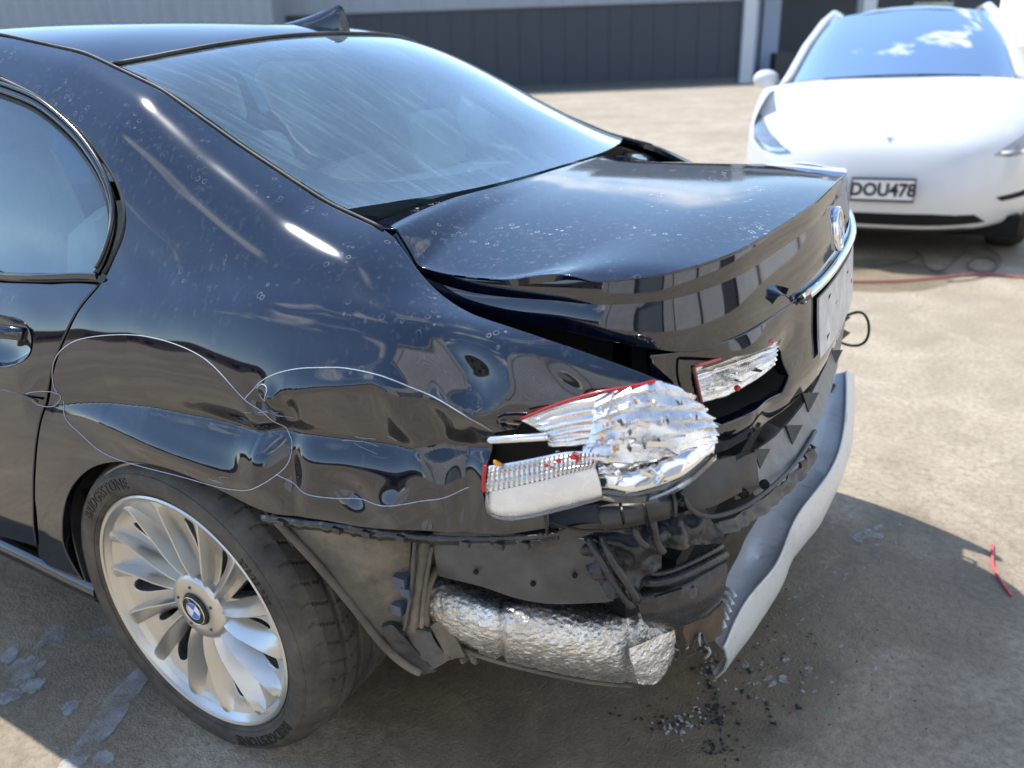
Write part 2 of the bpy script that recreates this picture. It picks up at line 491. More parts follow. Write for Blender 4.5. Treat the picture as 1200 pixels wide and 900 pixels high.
M_AMBER = simple('amber_lens', (.75, .30, .015), .25, var=.15)
M_WHITE = simple('white_print', (.80, .80, .80), .5, var=.03)
M_BLACKPRINT = simple('black_print', (.012, .012, .012), .4, var=.05)
M_WAX = simple('white_wax_pencil', (.50, .56, .70), .7, var=.15, vs_=200)
M_BLUE = simple('badge_blue', (.02, .16, .62), .25, var=.05, coat=.5)
M_SEAT = simple('cream_leather', (.62, .60, .50), .5, var=.08, bump=.2, bs=300)
M_TRIM = simple('grey_interior', (.10, .10, .095), .7, var=.15)
M_SHELF = simple('cream_parcel_shelf', (.60, .62, .54), .85, var=.08)

def make_rim():
    t = NT('alloy_silver')
    d = t.ramp(t.noise(5, 5, .6), (.55, 0.0), (.9, .10))
    col = t.mix(d, (.60, .585, .55), (.40, .36, .30))
    return t.done(t.bsdf(col, .30, .85, .2, .1))
M_RIM = make_rim()
def make_tyre():
    t = NT('tyre_rubber')
    d = t.ramp(t.noise(10, 7, .7), (.38, 0.0), (.75, .75))
    col = t.mix(d, (.048, .045, .042), (.17, .15, .122))
    return t.done(t.bsdf(col, .72, spec=.35, normal=t.bump(t.noise(300, 4, .6), .3, .0015)))
M_TYRE = make_tyre()
M_TYRELET = simple('tyre_lettering', (.012, .012, .012), .5, var=.1)
def make_foil():
    t = NT('crinkled_foil')
    v = t.voro(120, t.mapping((1, 1, 1.6)), 'SMOOTH_F1'); n = t.noise(95, 5, .65, dist=.8)
    h = t.math('ADD', t.math('MULTIPLY', v, .7), n)
    d = t.ramp(t.noise(9, 7, .7), (.46, 0.0), (.78, .75))
    col = t.mix(d, (.88, .86, .83), (.46, .38, .27))
    met = t.math('SUBTRACT', .92, t.math('MULTIPLY', d, .7))
    return t.done(t.bsdf(col, t.ramp(n, (.3, .22), (.7, .36)), met, normal=t.bump(h, .6, .007)))
M_FOIL = make_foil()
def make_beam():
    t = NT('pale_aluminium')
    d = t.ramp(t.noise(11, 7, .7), (.50, 0.0), (.75, .5)); sc = t.ramp(t.noise(1, 5, .6, t.mapping((6, 40, 160))), (.60, 0.0), (.72, .5))
    col = t.mix(d, (.78, .79, .78), (.50, .47, .40)); col = t.mix(sc, col, (.36, .36, .36))
    return t.done(t.bsdf(col, .42, .25, normal=t.bump(t.noise(40, 5, .6), .25, .003)))
M_BEAM = make_beam()

def make_ground():
    t = NT('concrete_yard')
    co = t.co()
    big = t.noise(.55, 6, .6, dist=.4); med = t.noise(3.4, 7, .65, dist=.5); fine = t.noise(48, 7, .75); grit = t.voro(170)
    base = t.ramp(big, (.25, (.33, .272, .195)), (.5, (.455, .388, .293)), (.75, (.575, .505, .402)))
    base = t.mix(t.ramp(med, (.34, .75), (.62, 0.0)), base, (.28, .235, .175))
    base = t.mix(t.ramp(fine, (.38, .6), (.56, 0.0)), base, (.20, .16, .11))
    base = t.mix(t.ramp(fine, (.62, 0.0), (.80, .5)), base, (.70, .61, .48))
    pit = t.ramp(t.voro(120, t.mapping((1, 1, 1))), (.02, 1.0), (.13, 0.0)); pit = t.math('MULTIPLY', pit, t.ramp(t.noise(9, 4, .6), (.45, 0.0), (.62, 1.0)))
    base = t.mix(t.math('MULTIPLY', pit, .8), base, (.10, .08, .06))
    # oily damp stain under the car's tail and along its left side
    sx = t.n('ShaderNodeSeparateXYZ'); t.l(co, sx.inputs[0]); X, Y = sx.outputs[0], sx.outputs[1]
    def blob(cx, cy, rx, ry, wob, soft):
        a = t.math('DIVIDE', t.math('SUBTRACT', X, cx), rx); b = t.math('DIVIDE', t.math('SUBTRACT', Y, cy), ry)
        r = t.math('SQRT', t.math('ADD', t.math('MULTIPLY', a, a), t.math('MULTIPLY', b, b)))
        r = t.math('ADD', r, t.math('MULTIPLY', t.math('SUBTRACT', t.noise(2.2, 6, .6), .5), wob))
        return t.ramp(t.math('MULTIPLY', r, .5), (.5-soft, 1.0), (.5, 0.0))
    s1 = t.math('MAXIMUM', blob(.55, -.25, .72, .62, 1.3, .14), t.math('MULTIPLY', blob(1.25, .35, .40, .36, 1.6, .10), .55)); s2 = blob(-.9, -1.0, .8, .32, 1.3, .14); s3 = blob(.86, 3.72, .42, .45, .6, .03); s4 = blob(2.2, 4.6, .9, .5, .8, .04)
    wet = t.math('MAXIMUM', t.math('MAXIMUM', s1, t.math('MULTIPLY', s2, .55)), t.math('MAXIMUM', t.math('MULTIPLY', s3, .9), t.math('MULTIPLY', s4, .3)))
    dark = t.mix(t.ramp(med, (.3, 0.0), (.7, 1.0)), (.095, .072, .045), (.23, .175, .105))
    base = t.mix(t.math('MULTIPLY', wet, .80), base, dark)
    wv_ = t.n('ShaderNodeTexNoise'); wv_.inputs['Scale'].default_value = 2.5; wv_.inputs['Detail'].default_value = 6; t.l(co, wv_.inputs['Vector'])
    wm = t.n('ShaderNodeMixRGB'); wm.inputs[0].default_value = .22; t.l(co, wm.inputs[1]); t.l(wv_.outputs['Color'], wm.inputs[2])
    ck = t.ramp(t.voro(.75, wm.outputs[0], 'DISTANCE_TO_EDGE'), (.0, 1.0), (.006, 0.0))
    base = t.mix(t.math('MULTIPLY', ck, .2), base, (.10, .085, .065))
    rough = t.math('SUBTRACT', t.ramp(fine, (.3, .95), (.7, .78)), t.math('MULTIPLY', wet, .34))
    h = t.math('ADD', t.math('MULTIPLY', fine, 1.0), t.math('MULTIPLY', grit, .35)); h = t.math('ADD', h, t.math('MULTIPLY', med, 1.5))
    return t.done(t.bsdf(base, rough, spec=.3, normal=t.bump(h, .8, .006)))
M_GROUND = make_ground()
M_SUDS = None
def make_suds():
    t = NT('dried_suds')
    n = t.noise(22, 6, .65)
    col = t.ramp(n, (.3, (.34, .35, .36)), (.7, (.66, .67, .70)))
    a = t.ramp(t.noise(14, 6, .7), (.38, .06), (.64, .62))
    tr = t.n('ShaderNodeBsdfTransparent')
    return t.done(t.mixs(a, tr.outputs[0], t.bsdf(col, .45)))
M_SUDS = make_suds()
M_DAMP = None
M_DEBRIS = simple('dark_plastic_shard', (.035, .036, .04), .35, var=.5, vs_=90)
M_DEBRISL = simple('grey_plastic_shard', (.42, .43, .45), .3, var=.4, vs_=90)

# ------------------------------------------------------------------ ground
g = mesh_obj('ground', [(-300, -300, 0), (300, -300, 0), (300, 300, 0), (-300, 300, 0)], [(0, 1, 2, 3)], M_GROUND, None, False)
tag(g, 'pale concrete yard with a dark oily stain under the car', 'ground', kind='structure')

# ------------------------------------------------------------------ the damaged black sedan
CAR = empty('damaged_sedan', (0, 0, 0))
tag(CAR, 'black sedan with its rear bumper torn off and crushed rear corner', 'car')

def keyf(pairs, sm=.05):
    xs = np.array([p[0] for p in pairs]); ys = np.array([p[1] for p in pairs])
    def f(x):
        o = np.linspace(-2.5, 2.5, 41); w_ = np.exp(-.5*o*o); return float((np.interp(x+o*sm*.75, xs, ys)*w_).sum()/w_.sum())
    return f
HW = keyf([(-1.6, .930), (-.8, .948), (-.4, .951), (0, .951), (.3, .943), (.5, .925), (.65, .900), (.8, .862), (.9, .822), (1.02, .755), (1.2, .62)], .07)
ZSH = keyf([(-1.6, .950), (-1.0, .957), (-.43, .978), (-.1, 1.004), (.29, 1.027), (.5, 1.018), (.67, .996), (.85, .958), (1.0, .905)], .07)
ZTOP = keyf([(-1.6, 1.455), (-1.1, 1.467), (-.754, 1.456), (-.46, 1.406), (-.205, 1.329), (.027, 1.225), (.251, 1.135), (.394, 1.10), (.453, 1.066), (.527, 1.026), (.623, 1.010), (.755, .995), (.883, .963), (1.0, .90)], .025)
YTOP = keyf([(-1.6, -.565), (-.754, -.57), (-.46, -.57), (-.205, -.595), (.027, -.625), (.251, -.655), (.394, -.675), (.453, -.705), (.527, -.74), (.623, -.78), (.755, -.80), (.883, -.79), (1.0, -.73)], .025)
SX = list(np.linspace(-1.6, -.5, 9))+list(np.linspace(-.42, .95, 26))
NVS = 26
def side_section(x):
    wv, zs, zt, yt = HW(x), ZSH(x), ZTOP(x), YTOP(x)
    ins = min(.076, (wv+yt)*.62); kk = ins/.076; zt = max(zt, zs+.001); out = []
    for fz, dy in ((0, .040), (.22, .014), (.42, .004), (.58, .0), (.70, .003), (.80, .010), (.88, .024), (.95, .046), (1.0, .076)):
        out.append((-(wv-dy*(kk if fz > .6 else 1)), .26+(zs-.26)*fz))
    ys = -(wv-ins)
    for gy, gz in ((.10, .10), (.21, .32), (.37, .58), (.59, .82), (.80, .94), (1, 1)):
        out.append((ys+(yt-ys)*gy, zs+(zt-zs)*gz))
    # even spacing along the section, corners eased
    Q = np.array(out); s_ = np.r_[0, np.cumsum(np.linalg.norm(np.diff(Q, axis=0), axis=1))]
    n = 400; t = np.linspace(0, s_[-1], n); D = np.c_[np.interp(t, s_, Q[:, 0]), np.interp(t, s_, Q[:, 1])]
    k = np.exp(-.5*(np.arange(-60, 61)*(s_[-1]/n)/.013)**2); k /= k.sum()
    pad = np.vstack([2*D[0]-D[60:0:-1], D, 2*D[-1]-D[-2:-62:-1]])
    D = np.c_[np.convolve(pad[:, 0], k, 'valid'), np.convolve(pad[:, 1], k, 'valid')]
    tt = np.linspace(0, s_[-1], NVS)
    return [(x, np.interp(a, t, D[:, 0]), np.interp(a, t, D[:, 1])) for a in tt]
_sec = [side_section(x) for x in SX]
SIDE0 = Surf(_sec)
def pix3(S, pts):
    uv = S.pix(pts); return S.base(uv[:, 0], uv[:, 1])
# the crash damage: a long crease over the wheel arch, a sharp kink, dents towards the lamp
_gr = pix3(SIDE0, [(50, 474), (63, 474), (110, 476), (160, 481), (230, 496), (290, 513), (320, 509), (400, 520), (480, 530), (570, 534)])
GX, GZ = _gr[:, 0], _gr[:, 2]
def dents(P, u, v):
    x, z = P[:, 0], P[:, 2]
    zg = np.interp(x, GX, GZ)
    A = np.interp(x, [-.50, -.36, -.27, -.1, .12, .24, .29, .34, .46, .58, .70, .8, .9], [0, .0, .010, .019, .022, .026, .030, .020, .020, .023, .026, .016, .0])
    wu = np.interp(x, [-.36, -.2, -.02, .14, .24, .29, .36, .46, .56, .68, .8], [.06, .085, .085, .060, .036, .020, .034, .060, .075, .060, .05])
    wd = np.interp(x, [-.36, -.1, .2, .3, .5, .7], [.03, .032, .040, .045, .040, .035])
    d = z-zg; q = np.where(d > 0, d/wu, -d/wd); q = np.sqrt(q*q+.045)-.212
    g = -1.4*A*np.exp(-q*1.3)
    def bump(cx, cz, rx, rz, h, rot=0.0):
        a, b = x-cx, z-cz; c, s = math.cos(rot), math.sin(rot); a, b = c*a+s*b, -s*a+c*b
        return 1.35*h*np.exp(-np.sqrt((a/rx)**4*.5+(a/rx)**2*.5+.06)-np.sqrt((b/rz)**4*.5+(b/rz)**2*.5+.06)+.4)
    # flare over the arch pushed out, and its rounded end
    g += bump(.08, .735, .20, .022, .010, -.1)
    g += bump(.285, .765, .035, .05, .016)
    g += bump(.345, .745, .02, .06, -.012)
    # kink
    g += bump(.305, .862, .014, .022, -.012, .5) + bump(.335, .872, .014, .020, .008, .5) + bump(.36, .858, .012, .022, -.009, -.4)
    # folds in front of the lamp
    g += bump(.56, .872, .022, .05, .013, .35) + bump(.605, .880, .02, .05, -.010, .3)
    g += bump(.45, .915, .10, .030, .007) + bump(.66, .93, .05, .03, -.012, -.5) + bump(.70, .905, .03, .03, .008, .4)
    g += bump(.62, .975, .06, .02, -.006, -.4) + bump(.78, .95, .05, .02, -.008, -.4)
    g += bump(.47, .735, .035, .022, -.010, -.5) + bump(.535, .725, .04, .022, .010, .4) + bump(.60, .72, .03, .03, -.010, .3)
    g += bump(.42, .775, .06, .02, .004) + bump(.655, .765, .02, .06, -.014)
    # fold running from the kink back to the lamp
    zf = np.interp(x, [.30, .42, .52, .60, .70], [.875, .905, .925, .905, .885]); g += .011*np.exp(-np.sqrt(((z-zf)/.018)**2+.25)+.5)*np.clip((x-.30)/.06, 0, 1)*np.clip((.72-x)/.05, 0, 1)
    # gentle ripple of strained metal
    m = np.clip((x-.15)/.25, 0, 1)*np.clip((1.01-z)/.06, 0, 1)
    g += m*.0022*vnoise(P*np.array([1, .2, 1.3]), 9.0, 4)
    g += .0007*vnoise(P*np.array([1, .2, 1.0]), 5.0, 9)*np.clip((1.02-z)/.05, 0, 1)
    return g
SIDE = Surf(_sec, disp=dents)

def uvx(S, x):
    """u of a given x on the side surface"""
    us = np.linspace(0, 1, 400); X = S.base(us, np.full(400, .5))[:, 0]
    return float(np.interp(x, X, us))
u_r = uvx(SIDE, .945)
top_edge = [(t, 1.0) for t in np.linspace(0, u_r, 60)]
rear_px = [(798, 470), (768, 449), (735, 453), (700, 463), (650, 477), (614, 492), (600, 506), (575, 511), (568, 525), (563, 552), (560, 580), (566, 598), (584, 606), (640, 602), (641, 618)]
bot_px = [(600, 625), (560, 626), (500, 624), (450, 619), (400, 613), (350, 606), (312, 599), (285, 588), (262, 576), (235, 563), (205, 551), (175, 543), (145, 540), (118, 543), (98, 553), (82, 572), (74, 596), (72, 620), (76, 645), (90, 672), (104, 692)]
seam_px = [(75, 676), (49, 656), (46, 640), (42, 600), (42, 560), (45, 520), (50, 485), (56, 450), (65, 420), (76, 395), (92, 365), (108, 345), (121, 329), (132, 308), (142, 286), (148, 262), (147, 240), (141, 220), (130, 198), (115, 176), (95, 152), (70, 129), (40, 107), (0, 86)]
uvR, uvB, uvS = SIDE.pix(rear_px), SIDE.pix(bot_px), SIDE.pix(seam_px)
def dense(uv, k=6):
    return resample(curve(uv, len(uv)*k), 1.0, closed=False) if len(uv) > 3 else uv
uvSd = curve(uvS, 140)
v_end = uvSd[-1][1]
front = [(uvSd[-1][0]*.5, v_end+.02), (0.0, v_end+.03)]
outline = np.vstack([top_edge, uvR, curve(uvB, 100), curve(uvS[:3], 6), uvSd[20:], front])
q_panel = panel('quarter_panel', SIDE, outline, M_PAINT, CAR, h=.0054, edge=.003, depth=.018)
q_panel['label'] = 'creased black rear quarter panel with white wax pencil outlines'

# rear door: skin below the window, sharing the body side's curvature
def off_px(pts, dx, dy): return [(a+dx, b+dy) for a, b in pts]
DOOR_S = SIDE0
seam_low = [(46, 640), (42, 600), (42, 560), (45, 520), (50, 485), (56, 450), (65, 420), (76, 395), (92, 365), (106, 347), (116, 336)]
d_uv = SIDE.pix(off_px(seam_low, -4.5, -1))
u0 = 0.0
bl = SIDE.pix([(0, 628)])[0]; belt = SIDE.pix([(0, 332), (60, 334), (112, 334)])
door_out = np.vstack([[(0.0, bl[1])], [bl], curve(d_uv, 60), belt[::-1], [(0.0, belt[0][1])]])
DOOR = empty('rear_door'); DOOR.parent = CAR
hp = SIDE.pix([(0, 369), (14, 371), (26, 376), (34, 385), (37, 396), (36, 410), (30, 421), (18, 428), (0, 431)])
hx = hp[0][0]; hw = max(hp[:, 0])-hx
hole = np.vstack([hp, [(hx-hw*.9, hp[-1][1]), (hx-hw*1.9, (hp[0][1]*.3+hp[-1][1]*.7)), (hx-hw*1.9, (hp[0][1]*.7+hp[-1][1]*.3)), (hx-hw*.9, hp[0][1])]])
door_skin = panel('door_skin', SIDE, door_out, M_PAINT, DOOR, h=.012, holes=[hole], edge=.003, depth=.018)

# ---- roof, rear window and boot lid: symmetric about the centre line
ZC = keyf([(-1.8, 1.488), (-1.3, 1.497), (-1.0, 1.497), (-.75, 1.490), (-.4, 1.468), (-.17, 1.436), (0, 1.360), (.2, 1.238), (.36, 1.13), (.50, 1.08)], .05)
UX = [-1.7, -1.4, -1.1, -.85, -.65, -.5, -.36, -.24, -.12, 0, .1, .2, .3, .4, .48]
def top_section(x):
    yt, zt, zc = YTOP(x), ZTOP(x), ZC(x)
    if x > .4: yt, zt = YTOP(.4)-.02, ZTOP(.4)-.03
    return [(x, yt*s, zt+(zc-zt)*(1-abs(s)**2.3)) for s in (-1, -.93, -.82, -.66, -.45, -.22, 0, .22, .45, .66, .82, .93, 1)][::-1]
TOP = Surf([top_section(x) for x in UX])
if TOP.nrm(np.array([.4]), np.array([.5]))[0][2] < 0: TOP.sg = -1.0
_us = np.linspace(0, 1, 300); _ux = TOP.base(_us, np.full(300, .5))[:, 0]
def top_uv(x, s):      # s: -1 near ditch .. 1 far ditch
    sv = np.linspace(0, 1, 13); ss = [-1, -.93, -.82, -.66, -.45, -.22, 0, .22, .45, .66, .82, .93, 1]
    return (float(np.interp(x, _ux, _us)), float(np.interp(s, ss, sv)))
def roof_edge(s): return -.185-.185*abs(s)**2.0
roof_out = [top_uv(-1.7, s) for s in np.linspace(-.995, .995, 20)] + [top_uv(roof_edge(s)-.012, s) for s in np.linspace(.995, -.995, 50)]
roof = panel('roof', TOP, roof_out, M_PAINTC, CAR, h=.02, edge=.004, depth=.012, lift=.004)
# rubber strip along the roof's trailing edge
pts = TOP.pos(*np.array([top_uv(roof_edge(s), s) for s in np.linspace(-.98, .98, 60)]).T)+np.array([0, 0, .002])
tube('roof_seal', pts, .0055, M_RUBBER, CAR, 8)
def glass_bot(s): return .388-.10*abs(s)**3
gl_out = [top_uv(roof_edge(s)+.008, s) for s in np.linspace(-.985, .985, 50)] + [top_uv(glass_bot(s), s) for s in np.linspace(.985, -.985, 50)]
rw = panel('rear_window', TOP, gl_out, M_RGLASS, CAR, h=.02, edge=.001, depth=.0)
rw['label'] = 'dusty streaked rear window with a dark border'
# printed dark border of the glass, with dotted inner edge
def inset(s, t):     # t 0 top .. 1 bottom of the glass
    a, b = roof_edge(s)+.012, glass_bot(s)-.004
    return top_uv(a+(b-a)*t, s)
def ring(ms, t0, t1):
    c = []
    for s in np.linspace(-ms, ms, 40): c.append(inset(s, t0))
    for t in np.linspace(t0, t1, 24)[1:]: c.append(inset(ms, t))
    for s in np.linspace(ms, -ms, 40)[1:]: c.append(inset(s, t1))
    for t in np.linspace(t1, t0, 24)[1:-1]: c.append(inset(-ms, t))
    return c
def rounded_inner():
    c = []; 
    for k in range(120):
        a = 2*math.pi*k/120; ca, sa = math.cos(a), math.sin(a); p = 7.0
        r = (abs(ca)**p+abs(sa)**p)**(-1/p)
        s = ca*r*(.90+.03*sa); t = .490+sa*r*.425
        c.append(inset(s, t))
    return c
M_FRIT = make_glass('dark_glass_border', (.02, .025, .03), .9)
panel('glass_border', TOP, ring(.975, .004, .996), M_FRIT, rw, h=.02, holes=[rounded_inner()], edge=.0, depth=0, lift=-.004)
# ditch mouldings between roof/glass and the body side
for sgn in (-1, 1):
    xs = np.linspace(-1.55, .385, 90)
    P = np.array([(x, YTOP(x)*-sgn*-1 if sgn < 0 else -YTOP(x), ZTOP(x)+.001) for x in xs])
    if sgn < 0: P[:, 1] = [YTOP(x) for x in xs]
    tube('ditch_moulding', P, .0036, M_RUBBER, CAR, 8)

# shark fin aerial
FIN = at(408, 34, 0.0)
def fin():
    V = []; Fs = []; prof = []
    n = 22
    for i in range(n+1):
        t = i/n; x = -.20+.235*t
        h = .072*(t**1.25)*(1-max(0, (t-.84)/.16)**2.2*.9) + .002
        wd = .034*(math.sin(math.pi*min(1, t*.93+.07))**.7)*(1-.45*t)+.003
        prof.append((x, h, wd))
    m = 11
    for x, h, wd in prof:
        for j in range(m):
            a = math.pi*j/(m-1); c = math.cos(a)
            V.append((x, wd*math.copysign(abs(c)**1.6, c), h*math.sin(a)**.9))
    for i in range(n):
        for j in range(m-1): Fs.append((i*m+j, i*m+j+1, (i+1)*m+j+1, (i+1)*m+j))
    Fs.append(tuple(range(m))); Fs.append(tuple(n*m+j for j in range(m))[::-1])
    o = mesh_obj('roof_aerial', V, Fs, M_PAINTC, CAR)
    o.data.set_sharp_from_angle(angle=math.radians(45))
    o.location = (-.235, 0, ZC(-.24)-.001); o.rotation_euler = (0, math.radians(7), 0)
    return o
fin()

# boot lid: top inside the crease line, skirt outside it
GAM = [(.392, -.645, 1.097), (.437, -.665, 1.057), (.471, -.678, 1.042), (.580, -.692, 1.040), (.706, -.704, 1.052), (.765, -.710, 1.058), (.815, -.708, 1.063), (.866, -.688, 1.069),
       (.9035, -.656, 1.075), (.938, -.590, 1.080), (.963, -.505, 1.085), (.985, -.370, 1.093), (1.0025, -.226, 1.100), (1.008, -.090, 1.105), (1.009, 0, 1.106)]
def mir(Lp): return [tuple(p) for p in Lp]+[(p[0], -p[1], p[2]) for p in Lp[-2::-1]]
g0 = np.array(mir(GAM))
_t = np.gradient(g0, axis=0); _o = np.c_[-_t[:, 1]*-1, -_t[:, 0], 0*_t[:, 0]]; _o = np.c_[_t[:, 1], -_t[:, 0], 0*_t[:, 0]]; _o /= np.linalg.norm(_o, axis=1)[:, None]
def sym(a): a = list(a); return np.array(a+a[-2::-1])
z1 = sym([1.090, 1.049, 1.026, 1.014, 1.021, 1.024, 1.027, 1.031, 1.035, 1.040, 1.045, 1.053, 1.060, 1.065, 1.066])
z3 = sym([1.080, 1.036, .998, .977, .980, .981, .976, .966, .955, .948, .945, .947, .952, .957, .958])
o1 = sym([.002]*4+[.003, .003, .003, .004, .004, .004, .004, .004, .005, .005, .005]); o3 = sym([.004, .006, .009, .011, .012, .013, .014, .016, .018, .020, .021, .022, .022, .022, .022])
g1 = g0+_o*o1[:, None]; g1[:, 2] = z1
g3 = g0+_o*o3[:, None]; g3[:, 2] = z3
def far_drop(y): t = np.clip((np.asarray(y)-.15)/.5, 0, 1); return .022*t*t*(3-2*t)
if g3[14][0] < g0[14][0]: g1 = g0-_o*o1[:, None]; g1[:, 2] = z1; g3 = g0-_o*o3[:, None]; g3[:, 2] = z3

for _g in (g0, g1, g3): _g[:, 2] -= far_drop(_g[:, 1])
LID = empty('boot_lid'); LID.parent = CAR; LID['label'] = 'dusty black boot lid sprung open on the crushed corner'
NS = len(g0)
bands = []
def lipbulge(P, amt):
    return P
# skirt, upper band (lip) and lower face as two smooth bands meeting in a crease
def band(A, B, k, bulge):
    C_ = (A+B)/2; t = np.gradient(C_, axis=0); n = np.cross(t, A-B); n /= np.linalg.norm(n, axis=1)[:, None]; 
    mid = C_+n*bulge*np.sign((n*(C_-np.array([.5, 0, .9]))).sum(1))[:, None]
    return Surf(np.stack([A, mid, B], axis=1), flip=False)
def far_crumple(P, u, v):
    x, y = P[:, 0], P[:, 1]
    m = np.clip((y-.30)/.25, 0, 1)
    return m*(-.020*np.exp(-((x-.70)/.07)**2)+.008*np.exp(-((x-.84)/.06)**2)+.007*vnoise(P, 9, 3))*1.0
SK1 = band(g0, g1, 3, .0015); SK2 = band(g1, g3, 3, .004)
for S_ in (SK1, SK2):
    c = S_.pos(np.array([.5]), np.array([.5])); n = S_.nrm(np.array([.5]), np.array([.5]))
    if n[0][0] < 0: S_.sg = -1.0
    S_.disp = far_crumple
sq = [(t, 0) for t in np.linspace(0, 1, 80)]+[(1, t) for t in np.linspace(0, 1, 6)]+[(t, 1) for t in np.linspace(1, 0, 80)]+[(0, t) for t in np.linspace(1, 0, 6)]
panel('lid_lip', SK1, sq, M_PAINTC, LID, h=.012, edge=.0, depth=0)
panel('lid_rear_skin', SK2, sq, M_PAINTC, LID, h=.012, edge=.002, depth=.018)
# lid top
gx, gy, gz = g0[:, 0], g0[:, 1], g0[:, 2]
def lid_edge(x):   # half width and edge height of the lid top at x
    return np.interp(x, GD[:, 0], -GD[:, 1]), np.interp(x, GD[:, 0], GD[:, 2])
GD = curve(g0, 2001)[:1001].copy(); GD = GD[np.argsort(GD[:, 0])]
GE = GD[GD[:, 0] > GD[np.argmin(GD[:, 1]), 0]][::-1]      # behind the widest point, |y| rising
class LidTop:
    """height field z(x, y); parameters are plain x, y"""
    su = sv = 1.0; disp = None; free = True
    zc = staticmethod(lambda x: np.interp(x, [.30, .40, .5, .6, .7, .8, .9, .96, 1.0], [1.145, 1.119, 1.115, 1.114, 1.113, 1.112, 1.110, 1.1085, 1.106]))
    @classmethod
    def pos(c, x, y):
        # distance-like weight that runs to 0 on the crease line
        x = np.asarray(x, float); y = np.asarray(y, float)
        hw, ze = lid_edge(np.clip(x, .392, 1.008))
        xm = np.interp(np.abs(y), -GE[:, 1], GE[:, 0])
        zel = np.interp(np.abs(y), -GE[:, 1], GE[:, 2])
        t = np.clip(np.abs(y)/hw, 0, 1)
        z = c.zc(x)*(1-t**2.6)+ze*t**2.6
        # blend to the lip height near the back edge
        k = np.clip((x-(xm-.22))/.22, 0, 1); k = k*k*(3-2*k)
        z = z*(1-k)+(zel+(xm-x)*.06)*k
        P = np.c_[x, y, z]
        P[:, 2] += far_crumple(P, None, None)-far_drop(P[:, 1])
        return P
    @classmethod
    def nrm(c, x, y, e=.012):
        a = c.pos(x+e, y)-c.pos(x-e, y); b = c.pos(x, y+e)-c.pos(x, y-e)
        n = np.cross(a, b); return n/np.linalg.norm(n, axis=1)[:, None]
lid_out = [tuple(p[:2]) for p in curve(g0, 160)]
wl = [(glass_bot(s)+.012, YTOP(.38)*-s*.985) for s in np.linspace(.985, -.985, 30)]
panel('lid_top', LidTop, lid_out+wl, M_PAINTD, LID, h=.014, edge=.0015, depth=.012)

# ---- far side of the body (plain mirror of the near side, undamaged) so that the car is whole
FARS = Surf([[(p[0], -p[1], p[2]) for p in r] for r in _sec], flip=True)
def vz(S, u, z):
    t = np.linspace(0, 1, 120); return float(np.interp(z, S.base(np.full(120, u), t)[:, 2], t))
fr_out = [(t, 1.0) for t in np.linspace(.0, 1, 40)]+[(1.0, vz(FARS, 1.0, .70)), (uvx(SIDE0, .42), vz(FARS, uvx(SIDE0, .42), .66))]
uc = uvx(SIDE0, 0)
for a in np.linspace(-10, 190, 24):
    xx = .385*math.cos(math.radians(a)); zz = .345+.385*math.sin(math.radians(a))
    us = uvx(SIDE0, xx); fr_out.append((us, vz(FARS, us, max(zz, .27))))
fr_out += [(uvx(SIDE0, -.5), .0), (0, 0)]
# window opening in the far side
wo_ = []
for x, z in [(-1.35, 1.0), (-.30, 1.02), (-.14, 1.06), (-.16, 1.15), (-.30, 1.25), (-.5, 1.33), (-.8, 1.395), (-1.35, 1.41)]:
    us = uvx(SIDE0, x); wo_.append((us, vz(FARS, us, z)))
panel('body_side', FARS, fr_out, M_PAINTC, CAR, h=.025, holes=[wo_], edge=.003, depth=.015)
panel('side_window', FARS, [(a, b) for a, b in wo_], M_SGLASS, CAR, h=.05, edge=0, depth=0, lift=-.008)

# ---- near door: glass, frames, mouldings, handle
WS = Surf([[(p[0], p[1], p[2]) for p in r] for r in _sec])
gpx = [(0, 110), (20, 117), (45, 131), (70, 150), (92, 172), (110, 198), (121, 225), (126, 250), (124, 275), (117, 300), (108, 319), (60, 318), (0, 317)]
guv = WS.pix(gpx); glout = np.vstack([curve(guv[:11], 60), guv[11:], [(0, guv[-1][1]), (0, guv[0][1]+.035), (guv[0][0]*.5, guv[0][1]+.025)]])
win = panel('door_window', WS, glout, M_SGLASS, DOOR, h=.02, edge=0, depth=0, lift=-.010)
def side_tube(name, px, r, mat, parent, lift=.0, n=80, S=WS, ext=True, flat=1.0):
    uv = curve(S.pix(px), n)
    if ext:
        d = uv[0]-uv[3]; k = uv[0][0]/max(1e-6, -d[0]) if d[0] < 0 else 0
        if k > 0: uv = np.vstack([[(0.0, uv[0][1]+.02)], uv])
    P = S.pos(uv[:, 0], uv[:, 1])+S.nrm(uv[:, 0], uv[:, 1])*lift
    return tube(name, P, r, mat, parent, 8)
fo = [(0, 94), (40, 113), (70, 134), (94, 157), (113, 180), (128, 202), (138, 222), (143, 241), (144, 262), (138, 285), (128, 307), (119, 322)]
fi = [(0, 104), (25, 113), (52, 128), (76, 148), (98, 172), (115, 198), (126, 224), (131, 250), (128, 277), (120, 302), (111, 320)]
side_tube('door_seal', off_px(fo, 0, -3), .0055, M_RUBBER, DOOR, -.006)
side_tube('window_frame', fi, .0075, M_GLOSSBLK, DOOR, -.004)
side_tube('window_trim', off_px(fi, 3, -5), .004, M_STEELBLK, DOOR, .003)
side_tube('window_frame', off_px(fi, -6, 5), .005, M_RUBBER, DOOR, -.009)
bz = WS.pix([(0, 325), (60, 327), (117, 327)])
uvb = np.vstack([[(0, bz[0][1])], curve(bz, 30)]); Pb = WS.pos(uvb[:, 0], uvb[:, 1]); Nb = WS.nrm(uvb[:, 0], uvb[:, 1])
